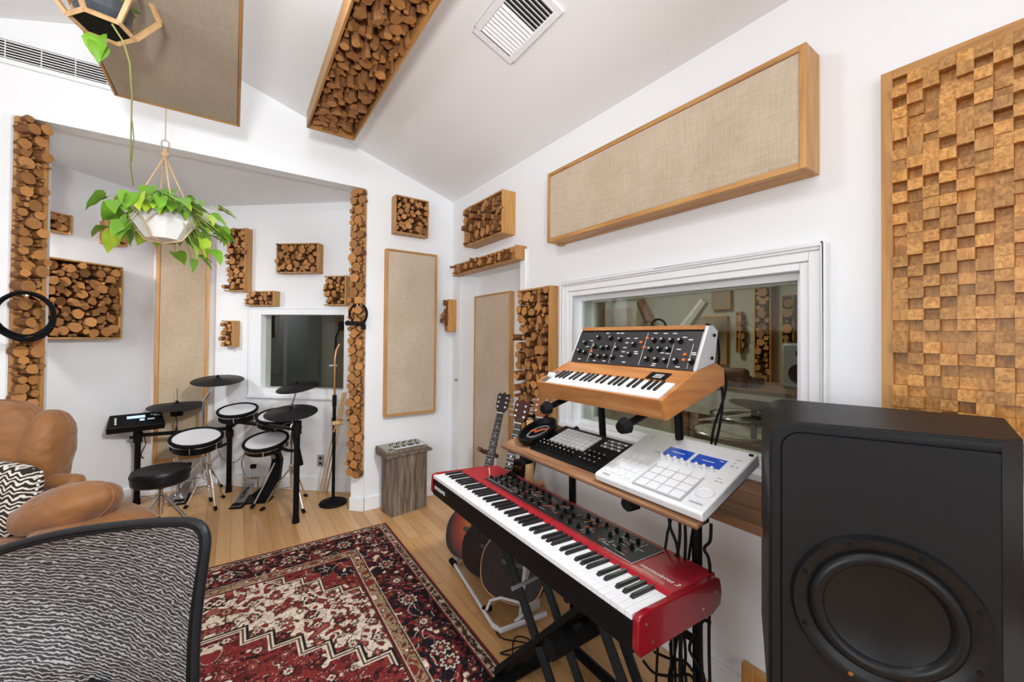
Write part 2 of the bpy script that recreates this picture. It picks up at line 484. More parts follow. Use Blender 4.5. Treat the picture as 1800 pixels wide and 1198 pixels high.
def _burst(nt, b):
    L = nt.links.new
    tc = nt.nodes.new('ShaderNodeTexCoord'); mp = nt.nodes.new('ShaderNodeMapping'); mp.vector_type = 'POINT'
    mp.inputs['Location'].default_value = (0, 0, -.9); mp.inputs['Scale'].default_value = (5.6, 0, 4.6)
    L(tc.outputs['Object'], mp.inputs['Vector'])
    l = nt.nodes.new('ShaderNodeVectorMath'); l.operation = 'LENGTH'; L(mp.outputs['Vector'], l.inputs[0])
    r = ramp(nt, l.outputs['Value'], [(.25, (.50, .13, .02)), (.6, (.33, .035, .01)), (.95, (.02, .008, .006))])
    L(r.outputs['Color'], b.inputs['Base Color'])
BURST = simple_nodes('sunburst_lacquer', _burst, .15)

# ------------------------------------------------------------------ the room
XR, YB, HEAVE = 1.74, 3.54, 2.79
RX, RZ = -.45, 3.50                    # ridge
XL, YN = -2.64, -2.6
SLR = (RZ - HEAVE) / (XR - RX)
def roofz(x): return RZ - SLR * (x - RX) if x > RX else RZ - SLR * (RX - x)

P1, P2, P3, P4 = (-1.19, 4.43), (-.62, 4.97), (-.17, 5.0), (.90, 4.05)
AZ, HZ = 2.77, 2.745                   # alcove ceiling, header underside
# walls as (origin, turn about z): local X to the right as seen from inside, local Y into the wall
def wfrm(a, b): return (Vector((a[0], a[1], 0)), math.atan2(b[1] - a[1], b[0] - a[0]))
WF = {'right': (Vector((XR, 0, 0)), R(-90)), 'back': (Vector((0, YB, 0)), 0.0),
      'aleft': wfrm(P1, P2), 'arear': wfrm(P2, P3), 'aright': wfrm(P3, P4),
      'jambl': wfrm((-1.07, 3.52), (-.96, 3.63)), 'jambr': wfrm((.825, 3.63), (.925, 3.53))}
def wmat(w, u=0, z=0, off=0):
    p, a = WF[w]
    return Matrix.Translation(p) @ Matrix.Rotation(a, 4, 'Z') @ Matrix.Translation((u, -off, z))
def wpix(w, x, y, off=0):
    p, a = WF[w]; n = Vector((-math.sin(a), math.cos(a), 0))
    q = hit(x, y, p - n * off, n); d = q - p
    return d.dot(Vector((math.cos(a), math.sin(a), 0))), q.z

def st(name, mb, m, **k): return tag(mb.obj(name, m, **k), kind='structure')

st('floor', MB().box(-2.8, 4.7, -2.8, 6.3, -.1, 0), OAK, smooth=False)
m = MB()
m.prism([(XR + .22, roofz(XR + .22)), (RX, RZ), (RX, RZ + .1), (XR + .22, roofz(XR + .22) + .1)], YN - .1, YB + .12, 'y')
m.prism([(RX, RZ), (XL - .1, roofz(XL - .1)), (XL - .1, roofz(XL - .1) + .1), (RX, RZ + .1)], YN - .1, YB + .12, 'y')
st('ceiling', m, CEIL, smooth=False)

# right wall with the doorway and the control room window
DY0, DY1, DZ = 2.395, 3.345, 2.055
WY0, WY1, WZ0, WZ1 = .62, 1.845, .955, 1.742
T = .21
m = MB()
m.box(XR, XR + T, YN, WY0, 0, HEAVE); m.box(XR, XR + T, WY0, WY1, 0, WZ0); m.box(XR, XR + T, WY0, WY1, WZ1, HEAVE)
m.box(XR, XR + T, WY1, DY0, 0, HEAVE); m.box(XR, XR + T, DY0, DY1, DZ, HEAVE); m.box(XR, XR + T, DY1, YB + .12, 0, HEAVE)
st('wall_right', m, WALL, smooth=False)
m = MB()
m.prism([(.925, 0), (XR, 0), (XR, roofz(XR)), (.925, roofz(.925))], YB, YB + .12, 'y')
m.prism([(-1.07, HZ), (.925, HZ), (.925, roofz(.925)), (RX, RZ), (-1.07, roofz(-1.07))], YB, YB + .12, 'y')
m.prism([(XL, 0), (-1.07, 0), (-1.07, roofz(-1.07)), (XL, roofz(XL))], YB, YB + .12, 'y')
m.prism([(.84, 3.62), (.925, 3.535), (1.0, 3.6), (1.0, 4.0), (.95, 4.03), (.915, 3.75)], 0, HZ, 'z')
m.prism([(-1.07, 3.53), (-.965, 3.635), (-.965, 3.75), (-1.3, 3.9), (-1.3, 3.6)], 0, HZ, 'z')
st('wall_back', m, WALL, smooth=False)
m = MB().box(XL - .1, XL, YN, -.6, 0, 3); m.box(XL - .1, XL, 1.0, YB, 0, 3); m.box(XL - .1, XL, -.6, 1.0, 0, 1.0); m.box(XL - .1, XL, -.6, 1.0, 2.35, 3)
st('wall_left', m, WALL, smooth=False)
m = MB().box(XL, -1.8, YN - .1, YN, 0, 3.6); m.box(.6, XR, YN - .1, YN, 0, 3.6); m.box(-1.8, .6, YN - .1, YN, 0, .9); m.box(-1.8, .6, YN - .1, YN, 2.45, 3.6)
st('wall_rear', m, WALL, smooth=False)
for nm, fn in (('fill_window_rear', lambda m: (m.box(-1.8, .6, YN - .06, YN - .02, .9, .96), m.box(-1.8, .6, YN - .06, YN - .02, 2.39, 2.45), m.box(-1.8, -1.74, YN - .06, YN - .02, .96, 2.39), m.box(.54, .6, YN - .06, YN - .02, .96, 2.39), m.box(-.63, -.57, YN - .06, YN - .02, .96, 2.39))),
               ('fill_window_left', lambda m: (m.box(XL - .06, XL - .02, -.6, 1.0, 1.0, 1.06), m.box(XL - .06, XL - .02, -.6, 1.0, 2.29, 2.35), m.box(XL - .06, XL - .02, -.6, -.54, 1.06, 2.29), m.box(XL - .06, XL - .02, .94, 1.0, 1.06, 2.29)))):
    m = MB(); fn(m); st(nm, m, TRIM, smooth=False)  # window frames added in unseen walls to carry the fill

# drum alcove
st('wall_alcove_left', MB().box(-1.4, (Vector(P2) - Vector(P1)).length, 0, .1, 0, AZ, Matrix.Translation(WF['aleft'][0]) @ Matrix.Rotation(WF['aleft'][1], 4, 'Z')), WALL, smooth=False)
st('wall_alcove_rear', MB().box(-.04, .47, 0, .1, 0, AZ, Matrix.Translation(WF['arear'][0]) @ Matrix.Rotation(WF['arear'][1], 4, 'Z')), WALL, smooth=False)
AWL = (Vector(P4) - Vector(P3)).length
au0, az1 = wpix('aright', 462, 553); au1, _ = wpix('aright', 607, 560); _, az0 = wpix('aright', 462, 681)
AM = Matrix.Translation(WF['aright'][0]) @ Matrix.Rotation(WF['aright'][1], 4, 'Z')
m = MB(); m.box(-.02, au0, 0, .12, 0, AZ, AM); m.box(au1, AWL + .1, 0, .12, 0, AZ, AM); m.box(au0, au1, 0, .12, 0, az0, AM); m.box(au0, au1, 0, .12, az1, AZ, AM)
st('wall_alcove_right', m, WALL, smooth=False)
st('ceiling_alcove', MB().prism([(-2.3, 3.64), (1.0, 3.64), (1.0, 4.1), (-.1, 5.15), (-.7, 5.1), (-2.3, 3.8)], AZ, AZ + .08, 'z'), CEIL, smooth=False)

# alcove window: casing, sill, pane
w = thing('window_2', None, None, M=wmat('aright')); tag(w, kind='structure')
tw = .075
m = MB()
m.box(au0 - tw - .05, au0, -.022, 0, az0 - tw, az1 + tw); m.box(au1, au1 + tw, -.022, 0, az0 - tw, az1 + tw)
m.box(au0, au1, -.022, 0, az1, az1 + tw); m.box(au0, au1, -.022, 0, az0 - tw, az0)
m.box(au0 - tw - .05, au0 - tw - .03, -.03, -.022, az0 - tw, az1 + tw); m.box(au0 - tw - .05, au1 + tw, -.03, -.022, az1 + tw - .02, az1 + tw)
m.box(au0 - tw - .06, au1 + tw + .01, -.035, 0, az0 - tw - .02, az0 - tw + .01)
m.obj('casing', TRIM, w, bevel=.003)
MB().box(au0, au1, .05, .056, az0, az1).obj('pane', GLASS, w, smooth=False)

# control room window in the right wall
w = thing('window_1', None, None, M=wmat('right')); tag(w, kind='structure')
a0, a1 = -WY1, -WY0; t0 = .09; b0, b1 = WZ0, WZ1
m = MB()
def casing(m, a0, a1, b0, b1, bands, xl=0, xr=0):
    for i, o, dep in bands:
        m.box(a0 - o - xl * (o > .06), a0 - i, -dep, 0, b0, b1 + o); m.box(a1 + i, a1 + o + xr * (o > .06), -dep, 0, b0, b1 + o)
        m.box(a0 - i, a1 + i, -dep, 0, b1 + i, b1 + o)
casing(m, a0, a1, b0, b1, [(0, .03, .014), (.03, .066, .022), (.066, .076, .030), (.076, .088, .038)])
m.box(a0 - .09, a1 + .09, -.04, 0, b0 - .03, b0)
m.obj('casing', TRIM, w, bevel=.004)
m = MB(); f = .028
for y0, y1 in ((.045, .075), (.15, .19)):
    m.box(a0, a0 + f, y0, y1, b0, b1); m.box(a1 - f, a1, y0, y1, b0, b1); m.box(a0 + f, a1 - f, y0, y1, b1 - f, b1); m.box(a0 + f, a1 - f, y0, y1, b0, b0 + f)
m.obj('window_frame', TRIM, w, bevel=.002)
MB().box(a0 + f, a1 - f, .056, .062, b0 + f, b1 - f).obj('pane', GLASS, w, smooth=False)
MB().box(a0 + f, a1 - f, .165, .171, b0 + f, b1 - f).obj('pane', GLASS, w, smooth=False)

# doorway: casing, deep reveal, door slab at the back of the reveal
w = thing('door_1', None, None, M=wmat('right')); tag(w, kind='structure')
m = MB(); m.box(-DY1 - .07, -DY1, -.02, 0, 0, DZ + .07); m.box(-DY0, -DY0 + .07, -.02, 0, 0, DZ + .07); m.box(-DY1, -DY0, -.02, 0, DZ, DZ + .07)
m.obj('casing', TRIM, w, bevel=.004)
MB().box(-DY1, -DY0, T - .03, T + .01, 0, DZ).obj('door_slab', TRIM, w, smooth=False)
m = MB()
for z in (.3, 1.08, 1.73): m.box(-DY1 + .0, -DY1 + .03, T - .05, T - .03, z - .045, z + .045)
for i_, z in enumerate((.3, 1.08, 1.73)):
    MB().box(-DY1 + .0, -DY1 + .022, T - .045, T - .03, z - .045, z + .045).obj('hinge', BACKD, w, smooth=False)
h = MB().cyl((-DY1 - .035, -.02, 1.085), (-DY1 - .035, -.045, 1.085), .012).obj('latch', STEEL, w)

# baseboards
def bb(name, mb): st(name, mb, TRIM, bevel=.004)
m = MB(); m.box(XR - .016, XR, YN, DY0 - .07, 0, .1); m.box(XR - .016, XR, DY1 + .07, YB, 0, .1); m.box(XR - .024, XR, YN, DY0 - .07, 0, .025); bb('baseboard_right', m)
m = MB(); m.box(.93, XR, YB - .016, YB, 0, .115); m.box(.014, .145, -.016, 0, 0, .115, Matrix.Translation(WF['jambr'][0]) @ Matrix.Rotation(WF['jambr'][1], 4, 'Z')); m.box(XL, -1.08, YB - .016, YB, 0, .115); bb('baseboard_back', m)
m = MB(); m.box(-1.4, (Vector(P2) - Vector(P1)).length, -.016, 0, 0, .13, wmat('aleft')); m.box(0, .45, -.016, 0, 0, .13, wmat('arear')); m.box(0, AWL, -.016, 0, 0, .13, wmat('aright')); bb('baseboard_alcove', m)

# air return grille high on the back wall, with its moulding
g = thing('wall_vent', 'long white slotted air grille high on the back wall beside the ceiling panel', 'vent', M=wmat('back'))
MB().box(-1.95, -.6, -.004, 0, 3.05, 3.165).obj('duct_opening', BLACKM, g, smooth=False)
m = MB(); m.box(-1.97, -.58, -.02, 0, 3.16, 3.185); m.box(-1.97, -.58, -.02, 0, 3.025, 3.05); m.box(-.6, -.58, -.02, 0, 3.05, 3.16); m.box(-1.97, -1.95, -.02, 0, 3.05, 3.16)
m.obj('frame', TRIM, g, bevel=.003)
sm = MB().box(-1.95, -.6, -.018, -.012, -.0024, .0024)
s0 = sm.obj('slat', TRIM, g); s0.location = (0, 0, 3.06)
for i in range(1, 7): copy_to(s0, g, (0, 0, 3.06 + i * .0155))
m = MB()
for i in range(9): m.box(-1.8 + i * .14, -1.796 + i * .14, -.012, -.006, 3.05, 3.16)
m.obj('divider', TRIM, g, smooth=False)

# ceiling register on the right slope
ang = math.atan(SLR)
ex = Vector((math.cos(ang), 0, -math.sin(ang))); ey = Vector((0, 1, 0)); ez = ex.cross(ey)   # ez points up out of the room
cz = Vector((1.09, 1.565, roofz(1.09)))
q = thing('ceiling_vent', 'white louvred air register on the sloping ceiling', 'vent', M=Matrix.Translation(cz) @ Matrix((ex, ey, ez)).transposed().to_4x4())
a, b = .125, .215
MB().box(-a + .03, a - .03, -b + .03, b - .03, -.003, 0).obj('duct_opening', GREYD, q, smooth=False)
m = MB(); f = .032
m.box(-a, a, -b, -b + f, -.012, 0); m.box(-a, a, b - f, b, -.012, 0); m.box(-a, -a + f, -b + f, b - f, -.012, 0); m.box(a - f, a, -b + f, b - f, -.012, 0); m.obj('frame', TRIM, q, bevel=.004)
sm = MB().box(-a + f, a - f, -.008, .008, -.0012, .0012).obj('louvre', TRIM, q)
sm.location = (0, -b + f + .008, -.008); sm.rotation_euler = (R(35), 0, 0)
for i in range(1, 16):
    copy_to(sm, q, (0, -b + f + .008 + i * .0224, -.008), (R(35 if i < 7 else -35), 0, 0))

# globe lights, last two added fill (above and behind the camera)
BULB = mat('lit_bulb', (.9, .9, .88), .4, emit=((1, .98, .94), 6))
for i, s_ in enumerate(SPOTS):
    l = thing('globe_fixture', ['white globe pendant lamp between the beige ceiling panel and the log box', 'added white globe fill light in the middle of the room', 'added white globe fill light by the rear wall'][i], 'ceiling light', s_, group='globe pendants under the ridge')
    MB().ell((0, 0, 0), .05, .05, .05).obj('bulb', BULB, l); MB().cyl((0, 0, .045), (0, 0, .10), .02).obj('socket', BLACK, l)
    MB().cyl((0, 0, .10), (0, 0, roofz(s_[0]) - s_[2]), .003, n=6).obj('cord', BLACK, l)

for i, (p_, t_, e_, a_) in enumerate(FILL_SPOTS[:3]):  # housings for the added ceiling fill spots
    q_ = (Vector(t_) - Vector(p_)).to_track_quat('-Z', 'Y').to_matrix().to_4x4()
    l = thing('fill_spot_body', ['added black fill spot aimed at the drum alcove', 'added black fill spot aimed at the rug', 'added black fill spot aimed at the gable'][i], 'ceiling light', M=Matrix.Translation(p_))
    MB().lathe([(.05, .12), (.05, .0), (.055, .0), (.055, .125), (0, .125), (0, .12)], 24, q_).obj('shade', BLACK, l)
    MB().cyl((0, 0, .05), (0, 0, roofz(p_[0]) - p_[2]), .008).obj('stem', BLACK, l)

up_ = Vector(FILL_SPOTS[3][0])  # stand for the added fill that brightens the ceiling
l = thing('fill_uplight', 'added black fill uplight on a slim floor stand behind the camera', 'floor lamp', (up_.x, up_.y, 0))
q_ = (Vector(FILL_SPOTS[3][1]) - up_).to_track_quat('-Z', 'Y').to_matrix().to_4x4()
MB().lathe([(.05, .12), (.05, .0), (.055, .0), (.055, .125), (0, .125), (0, .12)], 24, Matrix.Translation((0, 0, up_.z)) @ q_).obj('shade', BLACK, l)
MB().cyl((0, 0, .02), (0, 0, up_.z - .08), .012).obj('pole', BLACK, l); MB().lathe([(0, 0), (.15, 0), (.15, .015), (0, .025)], 28).obj('base', BLACK, l)

# ------------------------------------------------------------------ panels
def fabric_panel(label, w, u0, u1, z0, z1, dep, fr, fab=None, name='fabric_panel', M=None, wood_=None, group=None, feet=False):
    cx, cz = (u0 + u1) / 2, (z0 + z1) / 2
    t = thing(name, label, 'acoustic panel', M=M or wmat(w, cx, cz), group=group)
    a, b = (u1 - u0) / 2, (z1 - z0) / 2
    wv, wh = wood_ or (PINE, PINEH)
    for q in ((-a, -a + fr), (a - fr, a)): MB().box(q[0], q[1], -dep, -.001, -b, b).obj('side_rail', wv, t, bevel=.0015)
    for q in ((b - fr, b), (-b, -b + fr)): MB().box(-a + fr, a - fr, -dep, -.001, q[0], q[1]).obj('cross_rail', wh, t, bevel=.0015)
    MB().box(-a + fr, a - fr, -dep + .004, -.003, -b + fr, b - fr).obj('fabric', fab or BURLAP, t, bevel=.004)
    if feet:
        MB().box(-a + .02, -a + .05, -.05, -.02, -b - .012, -b).obj('bracket', PINE, t, smooth=False)
    return t

fabric_panel('very long beige fabric acoustic panel in pine frame above the control room window', 'right', -1.963, -.562, 2.082, 2.52, .12, .022, wood_=(PINE, wood('honey_pine_u', (.40, .18, .050), (.52, .26, .078), (.60, .33, .115), (2.5, 34, 34), .42)), feet=True)
u0, zt = wpix('back', 677, 435.5, .06); u1, _ = wpix('back', 769, 446, .06); _, zb = wpix('back', 677, 733, .06)
fabric_panel('tall beige fabric panel on the white wall above the weathered crate', 'back', u0 + .012, u1, zb, zt, .06, .018)
# the panel hung on the door slab
fabric_panel('tall beige fabric panel covering the recessed door behind the guitars', None, -.30, .30, -.86, .86, .045, .014, M=Matrix.Translation((XR + T - .031, 3.045, 1.01)) @ Matrix.Rotation(R(-90), 4, 'Z'))
u0, zt = wpix('arear', 276, 400, .06); u1, _ = wpix('arear', 370, 430, .06); _, zb = wpix('arear', 320, 808, .06)
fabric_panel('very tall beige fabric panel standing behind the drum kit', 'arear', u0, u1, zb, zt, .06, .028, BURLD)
# ceiling cloud
fabric_panel('large beige fabric panel hanging flat below the ridge', None, -.275, .275, -.95, .95, .045, .012, BURLC,
             M=Matrix.Translation((-.262, 1.99, 2.79)) @ Matrix.Rotation(R(90), 4, 'X'), name='fabric_panel')
# ------------------------------------------------------------------ log panels
def log_proto(seed, kind):
    r = random.Random(seed); m = MB()
    n = 11 if kind == 'round' else (6 if kind == 'split' else 4)
    pts = []
    for i in range(n):
        a = 2 * math.pi * (i + (r.uniform(-.2, .2) if kind != 'round' else 0)) / n
        q = r.uniform(.86, 1.06) if kind == 'round' else r.uniform(.8, 1.1)
        pts.append((q * math.cos(a), q * math.sin(a)))
    sh = [(r.uniform(-.1, .1), r.uniform(-.1, .1))] * 2
    rings = []
    for t, sc in ((0, 1.0), (-.5, .97), (-1, 1.0)):
        rings.append([(x * sc + sh[0][0] * -t, t, z * sc + sh[0][1] * -t) for x, z in pts])
    m.slot = 1; m.loft(rings, cap=False)
    m.slot = 0; m.add(rings[-1], [tuple(range(n))])
    me = m.mesh('log_slice', [LOGC, LOGB]); me.shade_smooth(); me.set_sharp_from_angle(angle=R(40 if kind == 'round' else 25))
    return me
ROUND = [log_proto(i, 'round') for i in range(9)]
SPLIT = [log_proto(50 + i, 'split') for i in range(5)] + [log_proto(80 + i, 'quad') for i in range(4)]

def pack(w, h, rmin, rmax, seed, target, over=.0):
    r = random.Random(seed); out = []
    tries = 0; rr = rmax
    while len(out) < target and tries < 9000:
        tries += 1
        rr = rmax - (rmax - rmin) * min(1, (tries / 5000)) ** .7
        q = rr * r.uniform(.8, 1.0)
        x, z = r.uniform(-w + q * (1 - over), w - q * (1 - over)), r.uniform(-h + q * (1 - over), h - q * (1 - over))
        if all((x - a) ** 2 + (z - b) ** 2 > ((q + c) * .93) ** 2 for a, b, c in out): out.append((x, z, q))
    return out

def log_panel(label, w, u0, u1, z0, z1, dep, logs, frame='all', fr=.012, split=.15, seed=1, name='log_panel', M=None, rr=(.012, .035), cap=110, over=0, tilt=8, squash=(1, 1), far=False):
    cx, cz = (u0 + u1) / 2, (z0 + z1) / 2
    t = thing(name, label, 'wood panel', M=M or wmat(w, cx, cz))
    a, b = (u1 - u0) / 2, (z1 - z0) / 2
    MB().box(-a + .001, a - .001, -.012, -.001, -b + .001, b - .001).obj('backing', BACKD, t, smooth=False)
    m = MB()
    if frame == 'all':
        m.box(-a, -a + fr, -dep, 0, -b, b); m.box(a - fr, a, -dep, 0, -b, b); m.box(-a + fr, a - fr, -dep, 0, b - fr, b); m.box(-a + fr, a - fr, -dep, 0, -b, -b + fr)
    elif frame == 'right': m.box(a - fr, a, -dep, 0, -b, b); m.box(-a, a - fr, -dep * .8, 0, b - fr, b); m.box(-a, a - fr, -dep * .8, 0, -b, -b + fr)
    elif frame == 'board': m.box(-a, a, -.022, 0, -b, b)
    elif frame == 'boardr': m.box(-a, a, -.022, 0, -b, b); m.box(a - .006, a + .012, -.07, 0, -b, b)
    m.obj('frame', PINE if (b > a or M is None) else PINEH, t, bevel=.001)
    r = random.Random(seed)
    ia, ib = (a - fr, b - fr) if frame in ('all', 'right') else (a, b)
    pk = pack(ia, ib, rr[0], rr[1], seed, logs, over)
    pk.sort(key=lambda p: -p[2])
    extra = MB()
    for i, (x, z, q) in enumerate(pk):
        L = dep * r.choice(logs_len[0] if not far else logs_len[1]) * r.uniform(.85, 1.1)
        if q < .014: L *= .9
        me = r.choice(SPLIT if r.random() < split else ROUND)
        rot = (R(r.uniform(-tilt, tilt)), R(r.uniform(0, 360)), R(r.uniform(-tilt, tilt)))
        if i < 100:
            sq = (q * r.uniform(.75, 1.3), L, q * r.uniform(.75, 1.2)) if me in SPLIT else (q, L, q)
            place(me, 'log_slice', t, (x, -.008, z), rot, sq)
        else:
            from mathutils import Euler
            Mx = Matrix.Translation((x, -.008, z)) @ Euler(rot).to_matrix().to_4x4() @ Matrix.Diagonal((q, L, q, 1))
            vs = [tuple(v.co) for v in me.vertices]
            for p in me.polygons:
                pass
            base = len(extra.v)
            extra.v += [tuple(Mx @ Vector(v)) for v in vs]
            for p in me.polygons:
                extra.f.append(tuple(base + k for k in p.vertices)); extra.m.append(p.material_index)
    if extra.v: tag(extra.obj('small_log_slices', [LOGC, LOGB], t), kind='stuff')
    return t
logs_len = ([.7, .85, 1.0, 1.15, 1.3], [.55, .75, .9, 1.0])

def lp(label, w, x0, y0, x1, y1, dep, logs, px_off=None, **k):
    """panel from the front-plane picture corners top-left and bottom-right"""
    o = dep if px_off is None else px_off
    u0, zt = wpix(w, x0, y0, o); u1, _ = wpix(w, x1, y0, o)
    u1b, zb = wpix(w, x1, y1, o); return log_panel(label, w, min(u0, u1), max(u0, u1), zb, zt, dep, logs, **k)

lp('square log slice panel on the back wall above the tall fabric panel', 'back', 695, 341, 754, 417, .10, 46, seed=3, rr=(.012, .03), split=.45)
log_panel('square panel of stacked split logs above the doorway, nearest the ceiling', 'right', -3.08, -2.483, 2.257, 2.583, .12, 90, seed=4, rr=(.012, .036), split=.85)
log_panel('narrow horizontal strip of logs set over the door casing', 'right', -3.375, -2.335, 2.045, 2.145, .10, 90, seed=5, frame='right', rr=(.010, .032), split=.6, over=.25)
log_panel('small upright log panel between back wall corner and door casing', 'right', -3.53, -3.42, 1.535, 1.835, .10, 26, seed=6, frame='right', rr=(.011, .024), split=.4, over=.3)
log_panel('tall log slice panel between the guitars and the control room window', 'right', -2.375, -1.985, .70, 1.822, .075, 170, seed=7, frame='right', rr=(.012, .038), split=.85, over=.4)
# jamb strips
log_panel('long vertical strip of log slices on the right pillar of the drum alcove', 'jambr', .01, .135, .30, 2.735, .05, 170, seed=8, frame='board', rr=(.012, .042), over=.35, split=.1)
log_panel('long vertical strip of big log slices on the left pillar, hung with black cable', 'jambl', .015, .12, .55, 2.735, .07, 190, seed=9, frame='boardr', rr=(.009, .038), over=.45, split=.05)
# inside the alcove
lp('big framed log slice panel on the left alcove wall behind the coiled cable', 'aleft', 70, 448, 217, 595, .09, 130, seed=11, rr=(.014, .042), split=.2, far=True)
lp('small log panel on the left alcove wall beside the left log strip', 'aleft', 74, 366, 128, 412, .09, 30, seed=12, rr=(.012, .03), frame='right', over=.2, split=.3)
lp('small open wooden box with logs half hidden behind the hanging plant', 'aleft', 190, 387, 226, 434, .09, 14, seed=13, rr=(.014, .032), split=.4)
lp('upright log panel between the tall fabric panel and the alcove window', 'aright', 393, 401, 432, 511, .09, 70, seed=14, rr=(.014, .034), frame='right', over=.3, split=.45)
lp('framed rectangular log panel high above the alcove window', 'aright', 486, 428, 559, 479, .09, 55, seed=15, rr=(.012, .032), split=.2)
lp('square log panel at the upper right corner of the alcove window', 'aright', 568, 484, 608, 536, .09, 34, seed=16, rr=(.012, .026), split=.3, frame='right', over=.15)
lp('low wide log panel at the upper left corner of the alcove window', 'aright', 428, 511, 481, 537, .09, 20, seed=17, rr=(.012, .026), split=.3, frame='right', over=.15)
lp('smallest upright log panel left of the alcove window', 'aright', 386, 563, 409, 609, .09, 20, seed=18, rr=(.012, .024), split=.2, frame='right', over=.3)
# long log beam under the ceiling (front plane looks down)
bm = log_panel('long log filled box hanging below the sloping ceiling', None, -.155, .155, -1.2, 1.2, .11, 330, seed=20, rr=(.012, .036), split=.25, far=True,
               M=Matrix.Translation((.54, 1.82, 3.0)) @ Matrix.Rotation(R(90), 4, 'X'), name='log_beam', tilt=11)

# relief panel of end-grain blocks at the right
def block_panel():
    y1 = .387; z0, z1 = 1.12, 2.342; W = .95
    t = thing('block_panel', 'large relief panel of square end grain wood blocks beside the subwoofer', 'wood panel', M=wmat('right', -y1, z0))
    H = z1 - z0; fr = .028; d = .032
    for q in ((0, fr), (W - fr, W)): MB().box(q[0], q[1], -d, 0, 0, H).obj('side_rail', PINE, t, bevel=.001)
    for q in ((H - fr, H), (0, fr)): MB().box(fr, W - fr, -d, 0, q[0], q[1]).obj('cross_rail', PINEH, t, bevel=.001)
    s = .0332; nx = int((W - 2 * fr) / s); nz = int((H - 2 * fr) / s) ; sx = (W - 2 * fr) / nx; sz = (H - 2 * fr) / nz
    m = MB(); r = random.Random(5)
    for i in range(nx):
        for j in range(nz):
            base = [.011, .036][(i + j + (r.random() < .22)) % 2] + r.choice([0, 0, .004, .008])
            m.box(fr + i * sx, fr + (i + 1) * sx - .0003, -base, -.001, fr + j * sz, fr + (j + 1) * sz - .0003)
    m.obj('block_mosaic', BLOCK, t, smooth=False)
block_panel()

